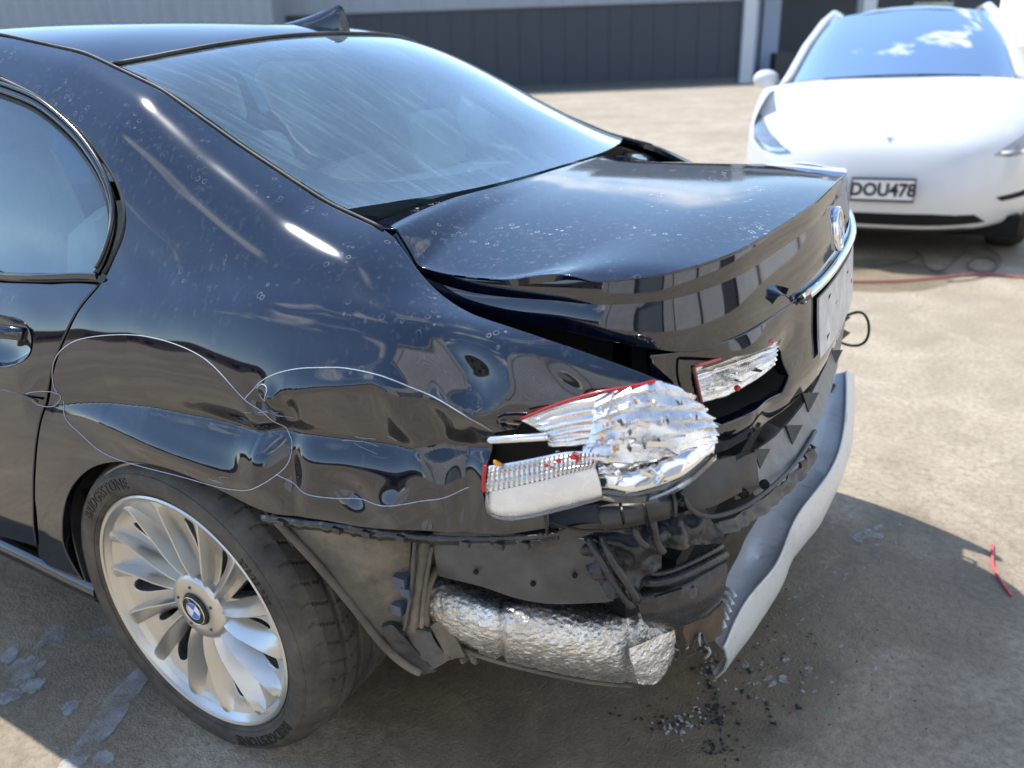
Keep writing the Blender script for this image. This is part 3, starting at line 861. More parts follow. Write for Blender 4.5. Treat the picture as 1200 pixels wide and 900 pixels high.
def strip(name, P, N, h, t, mat, parent, up=np.array([0, 0, 1.0])):
    """rounded moulding strip along P, height h, standing t proud"""
    G = []
    for p, n in zip(P, N):
        n = n/np.linalg.norm(n); row = []
        for a in np.linspace(-1, 1, 7):
            row.append(p+up*h*.5*a+n*t*(1-a**4))
        G.append(row)
    return grid_obj(name, np.array(G), mat, parent, 0)
strip('belt_moulding', Pb, Nb, .022, .010, M_GLOSSBLK, DOOR)
# recessed cup and grip of the door handle
cup = []
c0 = hole.mean(0)
for k, (sc_, dp) in enumerate(((1.0, -.002), (.93, .012), (.75, .028), (.4, .034), (.05, .035))):
    hh = resample(curve(np.vstack([hole, hole[:1]]), 40), 1, False)
    q = c0+(hh-c0)*sc_
    P = SIDE.pos(np.clip(q[:, 0], 0, 1), q[:, 1]); N = SIDE.nrm(np.clip(q[:, 0], 0, 1), q[:, 1]); cup.append(P-N*dp)
grid_obj('handle_cup', np.array(cup), M_PAINTC, DOOR, 0)
hu = SIDE.pix([(0, 388), (16, 389), (30, 392)])
hl = np.vstack([[(hu[0][0]-.035, hu[0][1]+.004), (hu[0][0]-.02, hu[0][1]+.003)], hu])
P = SIDE.pos(hl[:, 0], hl[:, 1]); N = SIDE.nrm(hl[:, 0], hl[:, 1])
P = curve(P+N*np.array([[.006], [.024], [.028], [.024], [.002]]), 24)
V, Fs = tube_verts(P, .014, 10)
V = np.array(V); 
hd = mesh_obj('door_handle', V, Fs, M_PAINTC, DOOR)
# crease strip low on the door
lowpx = [(0, 456), (20, 461), (44, 470)]
side_tube('door_crease_strip', lowpx, .0025, M_GLOSSBLK, DOOR, .0, 20)
# sill below the door
sl = np.array([at(0, 641, -.90), at(40, 660, -.905), at(80, 680, -.91), at(116, 697, -.915)])
slc = np.vstack([sl[0]+(sl[0]-sl[1])*5, curve(sl, 20)])
strip('door_sill', slc, np.array([(0, -1.0, .25)]*len(slc)), .05, .012, M_PAINTC, CAR)
G = np.array([[p+np.array([0, .0, -.02]), p+np.array([0, .06, -.10]), p+np.array([0, .3, -.12])] for p in slc])
grid_obj('sill_underside', G, M_PLASTIC, CAR, .003)
inn = np.array([[p+np.array([0, .02, .03]), p+np.array([0, .03, .35])] for p in slc])
grid_obj('door_inner', inn, M_VOID, CAR, .003)

# ---- wax pencil outlines on the quarter panel
def pencil(px, n=None, r=.0007, closed=False):
    uv = SIDE.pix(px); uv = curve(uv, n or len(px)*8)
    P = SIDE.pos(uv[:, 0], uv[:, 1])+SIDE.nrm(uv[:, 0], uv[:, 1])*.0006
    V, Fs = tube_verts(P, r, 6); return V, Fs
for px in ([(60, 462), (57, 450), (60, 425), (72, 408), (90, 398), (120, 393), (160, 393), (200, 402), (235, 418), (260, 440), (283, 465), (298, 480), (312, 497), (325, 515), (332, 528), (331, 545), (322, 558), (305, 568), (285, 573), (255, 570), (215, 559), (160, 545), (120, 530), (95, 510), (75, 492), (66, 472)],
           [(286, 468), (296, 456), (312, 444), (335, 435), (370, 431), (400, 431), (432, 436), (460, 444), (490, 458), (515, 470), (540, 485), (560, 498), (572, 508)],
           [(300, 455), (308, 450), (316, 453), (317, 462), (310, 471), (302, 470), (301, 462)],
           [(30, 462), (36, 460), (50, 460), (61, 464), (63, 470), (58, 477), (50, 478), (40, 474), (33, 466)],
           [(322, 556), (335, 568), (360, 580), (395, 586), (440, 590), (480, 590), (520, 586), (545, 578)]):
    V, Fs = pencil(px); mesh_obj('pencil_mark', V, Fs, M_WAX, q_panel)

# scuffs along the crease
_rg = random.Random(11)
for (a, b, la, lb, n_) in ((300, 484, 30, 10, 4), (420, 522, 70, 8, 5), (250, 562, 40, 10, 3)):
    for k in range(n_):
        x0, y0 = a+_rg.uniform(-.5, .5)*la, b+_rg.uniform(-.5, .5)*lb; L_ = _rg.uniform(6, 30); sl = _rg.uniform(-.1, .5)
        V, Fs = pencil([(x0, y0), (x0+L_*.33, y0+L_*.33*sl+_rg.uniform(-1, 1)), (x0+L_*.66, y0+L_*.66*sl), (x0+L_, y0+L_*sl+_rg.uniform(-1, 1))], 10, _rg.uniform(.0002, .00035)); mesh_obj('scuff', V, Fs, M_WAX, q_panel)

# ---- rear wheel
WHY = -.938
WH = empty('rear_wheel', (0, WHY, .345)); WH.parent = CAR
WH.rotation_euler = (math.radians(.5), 0, math.radians(-1.0))
# tyre: offset along +y is inboard.  tread with grooves and sipes as real relief
prof = [(.2665, .012), (.270, .004), (.276, -.002), (.285, -.0072), (.299, -.0078), (.313, -.0072), (.322, -.003), (.330, .006), (.3365, .017), (.3405, .030)]
tread = np.linspace(.036, .235, 60)
def tread_r(h):
    c = (h-.1355)/.1355
    r = .3465-.0045*abs(c)**2.6
    for g0_, wd in ((.078, .0055), (.118, .006), (.158, .006), (.198, .0055)):
        if abs(h-g0_) < wd: r -= .0075
    return r
prof2 = prof+[(tread_r(h), h) for h in tread]+[(.336, .252), (.322, .272), (.300, .280), (.285, .272), (.270, .26)]
NTH = 540; m = len(prof2); V = []; Fs = []
pr = np.array(prof2)
for k in range(NTH):
    a = 2*math.pi*k/NTH
    for i in range(m):
        r, h = pr[i]
        if .024 < h < .245 and r > .336:
            # lateral sipes, swept
            for (lo, hi, per, sk) in ((.020, .074, 7.2, 95), (.083, .114, 7.2, -60), (.163, .194, 7.2, -60), (.203, .25, 7.2, 95)):
                if lo < h < hi:
                    ph = (math.degrees(a)+sk*(h-lo)) % per
                    if ph < .62: r -= .005
        V.append((r*math.cos(a), h, r*math.sin(a)))
for k in range(NTH):
    k2 = (k+1) % NTH
    for i in range(m-1): Fs.append((k*m+i, k*m+i+1, k2*m+i+1, k2*m+i))
ty = mesh_obj('tyre', V, Fs, M_TYRE, WH); ty.data.set_sharp_from_angle(angle=math.radians(38))
# sidewall ribs
for rr_, hh_ in ((.319, -.0045), (.280, -.0045)):
    P = [(rr_*math.cos(a), hh_, rr_*math.sin(a)) for a in np.linspace(0, 2*math.pi, 121)]
    tube('sidewall_rib', P, .0014, M_TYRE, WH, 5)
def on_sidewall(r0, ang, proud=.0009):
    def f(co):
        # text x runs along the circle, y towards the tread; seen from -y
        a = ang-co.x/r0; r = r0+co.y
        h = float(np.interp(r, [p[0] for p in prof], [p[1] for p in prof]))-proud-co.z
        return Vector((r*math.cos(a), h, r*math.sin(a)))
    return f
text_obj('sidewall_lettering', 'BRIDGESTONE', .032, M_TYRELET, WH, None, .0006, 1.05, 0, on_sidewall(.299, math.radians(126)), .0006)
text_obj('sidewall_lettering', 'BRIDGESTONE', .032, M_TYRELET, WH, None, .0006, 1.05, 0, on_sidewall(.299, math.radians(-54)), .0006)
text_obj('sidewall_lettering', '275/35 R20', .020, M_TYRELET, WH, None, .0006, 1.05, 0, on_sidewall(.293, math.radians(35)))

# rim: lip, dished face with slots, barrel, seven pairs of swept blades, hub cap
RIM = lathe('rim_lip', [(.2675, .016), (.2705, .008), (.2695, .001), (.2655, -.0015), (.2605, .001), (.2585, .006), (.250, .012), (.247, .020)], M_RIM, WH, 120)
lathe('rim_barrel', [(.255, .010), (.243, .03), (.232, .08), (.228, .18), (.24, .25), (.268, .262)], M_PLASTICG, WH, 72)
lathe('brake_disc', [(.02, .105), (.165, .105), (.167, .112), (.165, .12), (.02, .12)], simple('brake_iron', (.10, .075, .055), .6, .4, var=.3), WH, 48)
lathe('wheel_backing', [(.0, .150), (.23, .150)], M_VOID, WH, 32)
NB = 7
def dish(r):    # depth of the dished face behind the lip
    return np.interp(r, [.0, .06, .09, .12, .16, .20, .235, .256], [.040, .040, .044, .046, .044, .036, .024, .010])
def swirl(r): return -(.235-r)*.95        # sweep of the blades, radians
# slots between blades near the hub
slots = []
OFFS = (0.0, .46)
TH0 = math.radians(100)
def blade_angle(k, j): return TH0+2*math.pi*(k+OFFS[j])/NB
for k in range(NB):
    for j in (0, 1):
        a0 = blade_angle(k, j); a1 = blade_angle(k, 1) if j == 0 else blade_angle(k+1, 0); am = (a0+a1)/2; hwid = (a1-a0)*.5
        c = []
        ra, rb, wid = (.095, .200, .50) if j == 0 else (.090, .222, .64)
        for t in np.linspace(0, 2*math.pi, 26)[:-1]:
            r = (ra+rb)/2+(rb-ra)/2*math.cos(t); th = am+swirl(r)-.03+hwid*wid*math.sin(t)*min(1, .6+2.2*(r-.09))
            c.append((r*math.cos(th), r*math.sin(th)))
        slots.append(c)
class Face:
    su = sv = 1.0; free = True
    @staticmethod
    def pos(x, z):
        r = np.hypot(x, z); return np.c_[x, dish(r), z]
    @staticmethod
    def nrm(x, z, e=.003):
        a = Face.pos(x+e, z)-Face.pos(x-e, z); b = Face.pos(x, z+e)-Face.pos(x, z-e); n = np.cross(a, b); n *= np.where(n[:, 1] > 0, -1, 1)[:, None]
        return n/np.linalg.norm(n, axis=1)[:, None]
circle = [(.2555*math.cos(t), .2555*math.sin(t)) for t in np.linspace(0, 2*math.pi, 121)[:-1]]
panel('rim_face', Face, circle, M_RIM, WH, h=.0075, holes=slots, edge=.003, depth=.03)
def blade_mesh(name, w0, w1, r0, r1, bend):
    """fin with a crisp leading edge and a plane face sloping down behind it"""
    n = 24; V = []; Fs = []
    for i in range(n):
        t = i/(n-1); r = r0+(r1-r0)*t
        th = swirl(r); wd = w0+(w1-w0)*t**.8
        ridge = np.interp(t, [0, .12, .3, .7, .92, 1.0], [.030, .021, .0145, .010, .0085, .0105]); d = float(dish(min(r, .252)))
        cx, cz = r*math.cos(th), r*math.sin(th); sx_, sz_ = -math.sin(th), math.cos(th)
        q0 = -.32*wd+bend*math.sin(math.pi*t)
        for q, y in ((q0-.006, d+.004), (q0-.0015, ridge+.0012), (q0+.0012, ridge), (q0+wd*.45, ridge*.62+d*.38-.001), (q0+wd*.85, d*.88+ridge*.12), (q0+wd, d+.003)):
            V.append((cx+sx_*q, y, cz+sz_*q))
    m_ = 6
    for i in range(n-1):
        for j in range(m_-1): Fs.append((i*m_+j, i*m_+j+1, (i+1)*m_+j+1, (i+1)*m_+j))
    Fs.append(tuple((n-1)*m_+j for j in range(m_)))
    me = bpy.data.meshes.new(name); me.from_pydata(V, [], Fs); me.update()
    me.polygons.foreach_set('use_smooth', [True]*len(me.polygons)); me.set_sharp_from_angle(angle=math.radians(32))
    if np.array([p.normal[1] for p in me.polygons]).mean() > 0: me.flip_normals()
    me.materials.append(M_RIM); return me
BA = blade_mesh('spoke_wide', .019, .038, .062, .2545, .004); BB = blade_mesh('spoke_slim', .017, .033, .064, .2540, .004)
for k in range(NB):
    for j, me in ((0, BA), (1, BB)):
        o = bpy.data.objects.new('spoke', me); link(o, WH); o.rotation_euler = (0, -blade_angle(k, j), 0)
lathe('hub_ring', [(.078, .046), (.076, .030), (.070, .0235), (.062, .0215), (.040, .020), (.0375, .021), (.0365, .024)], M_RIM, WH, 72)
hc = lathe('hub_cap', [(.0368, .026), (.0366, .0185), (.035, .0168), (.030, .0160), (.0001, .0152)], M_BLACKPRINT, WH, 48)
def roundel(parent, R_, place, ring_mat=M_BLACKPRINT):
    """quartered blue and white disc inside a black ring with silver letters"""
    def sector(name, a0, a1, r0, r1, mat, h):
        V = []; Fs = []
        aa = np.linspace(a0, a1, 12)
        for a in aa:
            V.append(place(r0*math.cos(a), r0*math.sin(a), h)); V.append(place(r1*math.cos(a), r1*math.sin(a), h))
        for i in range(11): Fs.append((2*i, 2*i+1, 2*i+3, 2*i+2))
        return mesh_obj(name, V, Fs, mat, parent)
    for q in range(4):
        sector('badge_quarter', q*math.pi/2, (q+1)*math.pi/2, 0.0, R_*.58, M_BLUE if q % 2 == 1 else M_WHITE, .0006)
    for r_, w_ in ((.60, .02), (.96, .03)):
        P = [place(R_*r_*math.cos(a), R_*r_*math.sin(a), .0014) for a in np.linspace(0, 2*math.pi, 49)]
        tube('badge_rim', P, R_*w_, M_CHROME, parent, 6)
    for ch, an in (('B', 135), ('M', 90), ('W', 45)):
        a = math.radians(an); r_ = R_*.78; rot = a-math.pi/2
        def f(co, a=a, r_=r_, rot=rot):
            x = co.x*math.cos(rot)-co.y*math.sin(rot)+r_*math.cos(a); y = co.x*math.sin(rot)+co.y*math.cos(rot)+r_*math.sin(a)
            return Vector(place(x, y, .0016+abs(co.z)))
        text_obj('badge_letter', ch, R_*.38, M_CHROME, parent, None, .0002, 1, 0, f)
ra = math.radians(-28)
roundel(WH, .033, lambda x, y, h: (x*math.cos(ra)-y*math.sin(ra), .0152-h, x*math.sin(ra)+y*math.cos(ra)))
for k in range(5):
    a = 2*math.pi*k/5+.4
    o = lathe('hub_dot', [(.0035, .022), (.0035, .0192), (.0001, .0192)], M_TRIM, WH, 10); o.location = (.052*math.cos(a), 0, .052*math.sin(a))

# ---- inside of the car
def shell(name, lo, hi, mat, bevel=.01): return box_obj(name, lo, hi, mat, CAR, bevel)
shell('floor_pan', (-2.4, -.84, .22), (-.42, .84, .27), M_VOID)
shell('rear_floor', (-.42, -.55, .40), (.50, .55, .44), M_VOID)
shell('boot_floor', (.30, -.60, .50), (.90, .78, .54), M_VOID)
shell('bulkhead', (-2.45, -.80, .25), (-2.40, .80, .93), M_VOID)
shell('boot_side_lining', (.30, -.66, .52), (.88, -.62, .985), M_VOID)
shell('parcel_shelf', (-.20, -.60, 1.035), (.345, .60, 1.055), M_SHELF, .006)
shell('shelf_speaker_cover', (.02, -.42, 1.056), (.17, -.20, 1.066), M_TRIM, .004)
shell('shelf_speaker_cover', (.02, .16, 1.056), (.17, .40, 1.066), M_TRIM, .004)
shell('rear_sun_blind', (.215, -.34, 1.056), (.265, .34, 1.082), M_TRIM, .008)
shell('brake_light_housing', (.27, -.10, 1.056), (.335, .10, 1.088), M_SHELF, .008)
def cushion(name, c, size, rot=(0, 0, 0), mat=M_SEAT):
    bm = bmesh.new(); bmesh.ops.create_cube(bm, size=1.0)
    bmesh.ops.subdivide_edges(bm, edges=bm.edges[:], cuts=5, use_grid_fill=True)
    for v in bm.verts:
        p = v.co*2; r = (abs(p.x)**5+abs(p.y)**5+abs(p.z)**5)**.2
        if r > 1e-6: p = p/r*max(abs(p.x), abs(p.y), abs(p.z))
        v.co = Vector((p.x*size[0]/2, p.y*size[1]/2, p.z*size[2]/2))
    o = bm_obj(name, bm, mat, CAR, True); o.location = c; o.rotation_euler = rot; return o
for y in (-.38, .38):
    cushion('rear_seat_back', (-.36, y, .78), (.20, .70, .66), (0, -.32, 0))
    cushion('rear_headrest', (-.24, y, 1.135), (.10, .28, .18), (0, -.2, 0))
cushion('rear_seat_base', (-.66, 0, .50), (.62, 1.44, .22))
for y in (-.38, .38):
    cushion('front_seat_back', (-1.32, y, .86), (.18, .50, .80), (0, -.30, 0)); cushion('front_headrest', (-1.20, y, 1.26), (.10, .28, .20), (0, -.2, 0))
# headlining and pillar linings
hl_out = [top_uv(-1.6, s) for s in np.linspace(-.93, .93, 10)]+[top_uv(roof_edge(s)-.03, s) for s in np.linspace(.93, -.93, 20)]
panel('headlining', TOP, hl_out, M_SHELF, CAR, h=.06, edge=0, depth=0, lift=-.03)
pl = [(uvx(SIDE0, x), vz(WS, uvx(SIDE0, x), z)) for x, z in [(-.10, 1.03), (.36, 1.045), (.36, 1.09), (.2, 1.135), (0, 1.21), (-.2, 1.30), (-.26, 1.27), (-.10, 1.16)]]
panel('pillar_lining', WS, pl, M_SHELF, CAR, h=.05, edge=0, depth=0, lift=-.03)
pf = [(uvx(SIDE0, x), vz(FARS, uvx(SIDE0, x), z)) for x, z in [(-.10, 1.03), (.36, 1.045), (.36, 1.09), (.2, 1.135), (0, 1.21), (-.2, 1.30), (-.26, 1.27), (-.10, 1.16)]]
panel('pillar_lining', FARS, pf, M_SHELF, CAR, h=.05, edge=0, depth=0, lift=-.03)
# centre door post behind the side glass
tube('door_post', [(-1.02, -.84, .98), (-1.00, -.72, 1.2), (-.98, -.60, 1.42)], .035, M_VOID, CAR, 8)

# ---- wheel housing
def arch_liner(sgn, mat):
    G = []
    for a in np.linspace(math.radians(38), math.radians(195), 40):
        G.append([(R_*math.cos(a), sgn*y, .345+R_*math.sin(a)) for R_, y in ((.392, .915), (.398, .85), (.405, .72), (.405, .58), (.20, .56))])
    grid_obj('wheel_liner', np.array(G), mat, CAR, .004, flip=sgn < 0)
arch_liner(-1, M_PLASTIC); arch_liner(1, M_PLASTIC)
# far rear wheel
fw = lathe('tyre', [(.255, .02), (.30, .0), (.335, .02), (.345, .05), (.345, .22), (.335, .25), (.30, .27), (.255, .25)], M_TYRE, CAR, 48)
fw.location = (0, .665, .345)
fw2 = lathe('rim', [(.001, .04), (.2, .03), (.256, .02)], M_RIM, fw, 40)
for y, nm in ((-.80, 'tyre'), (.80, 'tyre')):
    o = lathe(nm, [(.001, -.10), (.25, -.11), (.255, -.12), (.30, -.13), (.335, -.115), (.345, -.09), (.345, .09), (.335, .115), (.30, .13), (.255, .12), (.001, .10)], M_TYRE, CAR, 48); o.location = (-2.99, y, .345)
# front half of the body, out of the picture, so that the car casts a whole shadow
FX = [-3.85, -3.7, -3.3, -2.9, -2.5, -2.2, -1.9, -1.62]
def fsec(x):
    t = (x+3.85)/2.25; hw = .80+.13*min(1, t*2.2); zb = .28; zh = np.interp(x, [-3.85, -3.7, -3.3, -2.5, -2.2, -1.62], [.62, .74, .84, .95, .97, .975]); zsd = np.interp(x, [-3.85, -3.3, -2.5, -1.62], [.6, .78, .92, .952])
    yt = np.interp(x, [-3.85, -2.4, -1.62], [.62, .66, .565])
    return [(x, -hw+.03, zb), (x, -hw, .55), (x, -hw+.03, zsd), (x, -yt, max(zh-.04, zsd+.01)), (x, 0, zh+.02), (x, yt, max(zh-.04, zsd+.01)), (x, hw-.03, zsd), (x, hw, .55), (x, hw-.03, zb)]
fs_ = Surf([fsec(x) for x in FX]); U, Vv = np.meshgrid(np.linspace(0, 1, 30), np.linspace(0, 1, 40), indexing='ij')
ws_ = np.array([[(-2.42, y, .97-.05*(y/.7)**2) for y in np.linspace(-.68, .68, 9)], [(-2.02, y, 1.27-.05*(y/.65)**2) for y in np.linspace(-.62, .62, 9)], [(-1.69, y, 1.49-.04*(y/.6)**2) for y in np.linspace(-.565, .565, 9)]])
grid_obj('windscreen', ws_, M_SGLASS, CAR, 0)
for s_ in (-1, 1): tube('windscreen_pillar', [(-2.45, s_*.72, .95), (-2.02, s_*.64, 1.25), (-1.66, s_*.565, 1.455)], .035, M_PAINTC, CAR, 8)
grid_obj('front_body', fs_.base(U.ravel(), Vv.ravel()).reshape(30, 40, 3), M_PAINTC, CAR, 0)

# ---- boot lid, inner frame and lower part
inner = []
for x, hw_ in ((.40, .60), (.5, .66), (.65, .68), (.78, .69), (.86, .66), (.93, .57), (.965, .44), (.985, .25)):
    inner.append([(x, y, float(LidTop.pos(np.array([x]), np.array([y]))[0][2])-.022) for y in np.linspace(-hw_, hw_, 15)])
grid_obj('lid_inner_frame', np.array(inner), M_VOID, LID, .004)
yy = [-.70, -.60, -.44, -.24, 0, .24, .44, .60, .70]
_h = g3[7:15]; xt = np.interp(np.abs(yy), -_h[::-1, 1], _h[::-1, 0])
rows = []
for dz, dx, ins_ in ((.952, .001, 1), (.915, .006, 1.0), (.875, .010, .99), (.83, .016, .975), (.79, .020, .955), (.757, .016, .94)):
    rows.append([(x+dx-.0, y*ins_, dz) for x, y in zip(xt, yy)])
LOWS = Surf(np.array(rows))
if LOWS.nrm(np.array([.5]), np.array([.5]))[0][0] < 0: LOWS.sg = -1
LOWS.disp = lambda P, u, v: .010*np.clip((-P[:, 1]-.2)/.3, 0, 1)*vnoise(P, 11, 6)-.012*np.exp(-((P[:, 1]+.38)/.08)**2-((P[:, 2]-.86)/.05)**2)
lamp_hole = LOWS.pix([(818, 434), (860, 416), (908, 401), (922, 412), (928, 440), (920, 462), (880, 485), (846, 500), (828, 492), (820, 470)])
lo_out = [(0, t) for t in np.linspace(0, 1, 40)]+[(t, 1) for t in np.linspace(0, 1, 8)]+[(1, t) for t in np.linspace(1, 0, 40)]+[(t, 0) for t in np.linspace(1, 0, 8)]
panel('lid_lower_skin', LOWS, lo_out, M_PAINTC, LID, h=.012, holes=[lamp_hole], edge=.003, depth=.02)
# number plate mount: pale panel with slots
pm = LOWS.pos(*np.array([(t, s) for t in (.12, .30, .5, .70) for s in np.linspace(.38, .66, 8)]).T).reshape(4, 8, 3)+np.array([.004, 0, 0])
pmo = grid_obj('plate_mount', pm, simple('pale_mount', (.62, .63, .64), .4, var=.25, dirt=.3), LID, .004, flip=True)
if np.mean([p.normal[0] for p in pmo.data.polygons][:21]) < 0: pmo.data.flip_normals()
for (t, s) in ((.25, .43), (.42, .47), (.30, .55), (.5, .60), (.6, .42)):
    c = LOWS.pos(np.array([t]), np.array([s]))[0]+np.array([.0055, 0, 0])
    box_obj('mount_slot', c-np.array([.002, .012, .008]), c+np.array([.002, .012, .008]), M_VOID, LID)
# chrome strip over the plate, its near end torn up
cs = [(x+.008, y, .953) for x, y in zip(xt, yy)]
cs = curve(cs, 60); cs = cs[(cs[:, 1] > -.33) & (cs[:, 1] < .6)]
tube('chrome_strip', cs, .0085, M_CHROME, LID, 10)
tip = cs[0]
G = []
for t in np.linspace(0, 1, 14):
    base = np.array([tip[0]+.004, tip[1]-.075*t, tip[2]+.005+.028*math.sin(t*2.4)])
    G.append([base+np.array([.004+.02*math.sin(t*3), 0, .016*(1-t*.6)]), base+np.array([.012, 0, 0]), base+np.array([-.002, .005, -.016])])
grid_obj('torn_chrome_end', np.array(G), M_CHROME, LID, .0015)
# badge under the lip
BG = np.array([1.019, 0.0, 1.014]); bn = np.array([.985, 0, .17]); bu_ = np.cross(bn, [0, 1.0, 0]); bu_ = -bu_ if bu_[2] < 0 else bu_
def bplace(x, y, h): return tuple(BG+np.array([0, 1.0, 0])*x+bu_*y+bn*(.012+h))
V = []; Fs = []
for i, (r, h) in enumerate(((.046, 0), (.046, .010), (.0435, .0140), (.040, .0140), (.038, .0118), (.0001, .0118))):
    for k in range(40):
        a = 2*math.pi*k/40; V.append(BG+np.array([0, 1.0, 0])*r*math.cos(a)+bu_*r*math.sin(a)+bn*h)
for i in range(5):
    for k in range(40): Fs.append((i*40+k, i*40+(k+1) % 40, (i+1)*40+(k+1) % 40, (i+1)*40+k))
bo = mesh_obj('badge', V, Fs, M_CHROME, LID)
roundel(LID, .037, bplace)
# recess behind the broken inner lamp
rc = LOWS.pos(lamp_hole[:, 0], lamp_hole[:, 1]); c = rc.mean(0)
cup = np.array([rc+(c-rc)*s*.2+np.array([-d_, .25*d_, 0]) for s, d_ in ((0, .004), (.4, .05), (1.2, .085), (4.9, .09))]); cup = np.concatenate([cup, cup[:, :1]], axis=1)
grid_obj('lamp_recess', cup, M_VOID, LID, 0)

# ---- left rear lamp, lenses smashed
LAMP = empty('left_tail_lamp'); LAMP.parent = CAR; LAMP['label'] = 'smashed tail lamp with bare chrome reflectors'
patch('lamp_back', [[(575, 512, -.83), (640, 480, -.81), (700, 460, -.78), (775, 448, -.75), (830, 480, -.70)],
                    [(566, 560, -.82), (640, 550, -.80), (700, 540, -.77), (775, 530, -.74), (838, 525, -.68)],
                    [(566, 606, -.82), (640, 605, -.80), (700, 590, -.77), (775, 585, -.74), (838, 545, -.68)]], M_VOID, LAMP, (12, 24), .004)
def fins(n_, amp):
    def f(u, v):
        t = (u*n_) % 1.0; return amp*(1-np.abs(2*t-1)**1.5)*np.clip(v*12, 0, 1)*np.clip((1-v)*12, 0, 1)
    return f
patch('ribbed_reflector', [[(611, 493, -.865), (640, 481, -.86), (670, 471, -.852), (712, 462, -.84)],
                           [(628, 502, -.872), (650, 495, -.868), (678, 488, -.86), (706, 484, -.85)],
                           [(640, 513, -.872), (660, 511, -.868), (682, 508, -.86), (702, 506, -.85)],
                           [(642, 524, -.868), (662, 523, -.864), (684, 522, -.856), (700, 521, -.848)]], M_SILVERPLASTIC, LAMP, (60, 20), .003, ridges=fins(6, .0045), crumple=.0015, cs=40)
_cr = patch('crushed_reflector', [[(700, 463, -.845), (725, 458, -.835), (750, 451, -.82), (770, 447, -.805), (792, 458, -.785), (815, 472, -.76)],
                            [(696, 490, -.86), (725, 485, -.85), (755, 480, -.835), (785, 478, -.81), (812, 482, -.78), (832, 492, -.75)],
                            [(690, 515, -.865), (722, 512, -.858), (755, 508, -.842), (785, 505, -.82), (815, 503, -.79), (836, 506, -.755)],
                            [(676, 538, -.865), (715, 540, -.86), (752, 538, -.845), (785, 532, -.822), (815, 520, -.79), (836, 518, -.755)]],
      M_SILVERPLASTIC, LAMP, (70, 80), .003, crumple=.0028, cs=16, seed=5, ridges=lambda u, v: .007*((u*5.2+.9*v+.25*np.sin(v*7)) % 1.0)+.004*((v*6.3+.8*u) % 1.0))
_cr.data.set_sharp_from_angle(angle=math.radians(24))
patch('lower_bowl', [[(700, 541, -.845), (735, 544, -.84), (770, 538, -.825), (805, 524, -.80), (837, 510, -.76)],
                     [(702, 555, -.862), (738, 560, -.855), (772, 555, -.838), (806, 540, -.81), (838, 522, -.765)],
                     [(704, 570, -.866), (740, 575, -.858), (772, 571, -.842), (805, 556, -.815), (836, 534, -.77)],
                     [(703, 582, -.850), (738, 585, -.845), (770, 580, -.83), (800, 567, -.805), (830, 545, -.765)]],
      M_CHROME, LAMP, (24, 40), .003, crumple=.004, cs=18, seed=2)
patch('lens_rim', [[(702, 580, -.872), (738, 583, -.864), (772, 578, -.848), (806, 562, -.82), (840, 532, -.772)], [(704, 586, -.868), (740, 590, -.860), (774, 584, -.843), (808, 567, -.815), (840, 538, -.768)]], M_CGLASS, LAMP, (6, 30), .004)
# lower strip: prismatic band over a smooth silver band
def prism(u, v): return .0022*np.sign(np.sin(v*150))*(u > .08)+.0014*np.sin(u*40)
patch('prismatic_band', [[(573, 546, -.905), (605, 541, -.90), (640, 534, -.893), (672, 529, -.885), (700, 531, -.875)],
                         [(571, 562, -.912), (605, 556, -.907), (640, 549, -.90), (672, 543, -.892), (700, 541, -.882)],
                         [(569, 576, -.914), (605, 569, -.909), (640, 561, -.902), (670, 553, -.894), (697, 547, -.885)]], M_SILVERPLASTIC, LAMP, (16, 120), .003, ridges=prism)
patch('silver_band', [[(569, 577, -.914), (605, 570, -.909), (640, 562, -.902), (670, 554, -.894), (697, 548, -.885)],
                      [(569, 590, -.914), (605, 585, -.910), (640, 578, -.904), (672, 570, -.896), (702, 563, -.886)],
                      [(572, 599, -.911), (606, 598, -.907), (642, 591, -.900), (674, 584, -.892), (705, 577, -.882)],
                      [(582, 606, -.900), (610, 606, -.898), (644, 599, -.892), (676, 590, -.884), (706, 583, -.874)]], simple('milky_silver', (.88, .87, .86), .25, .25, var=.06, vs_=40, dirt=.15), LAMP, (20, 40), .004, crumple=.0008, cs=30)
def rod(name, px, r, mat, parent=LAMP, n=20): return tube(name, curve([at(a, b, c) for a, b, c in px], n), r, mat, parent, 8)
rod('red_lens_edge', [(569, 545, -.915), (567, 560, -.918), (567, 576, -.918)], .003, M_RED)
rod('red_lens_edge', [(611, 491, -.872), (650, 475, -.862), (700, 460, -.848), (740, 453, -.83), (768, 446, -.812)], .0022, M_RED)
rod('chrome_rod', [(573, 516, -.90), (605, 514, -.895), (642, 512, -.88)], .006, M_CHROME)
rod('clear_edge', [(571, 577, -.917), (572, 597, -.914), (584, 607, -.905), (612, 607, -.902), (645, 600, -.896), (706, 583, -.878)], .003, M_CGLASS)
for px, py, y, mm, r in ((582, 543, -.905, M_AMBER, .008), (655, 540, -.897, M_RED, .006), (673, 537, -.893, M_RED, .009), (640, 545, -.90, M_RED, .004)):
    c = at(px, py, y-.004)
    bm = bmesh.new(); bmesh.ops.create_icosphere(bm, subdivisions=1, radius=r)
    for v in bm.verts: v.co = Vector((v.co.x*random.uniform(.6, 1.2), v.co.y*.5, v.co.z*random.uniform(.5, 1.0)))
    o = bm_obj('coloured_lens_bit', bm, mm, LAMP); o.location = c
for (px, py, y, r) in ((715, 556, -.862, .016), (765, 556, -.846, .014)):
    c = at(px, py, y); o = lathe('bulb_cup', [(r*.35, .012), (r*.7, .004), (r, -.003), (r*1.08, -.002), (r*1.05, .006)], M_CHROME, LAMP, 20); o.location = c; o.rotation_euler = (.3, .2, -.3)
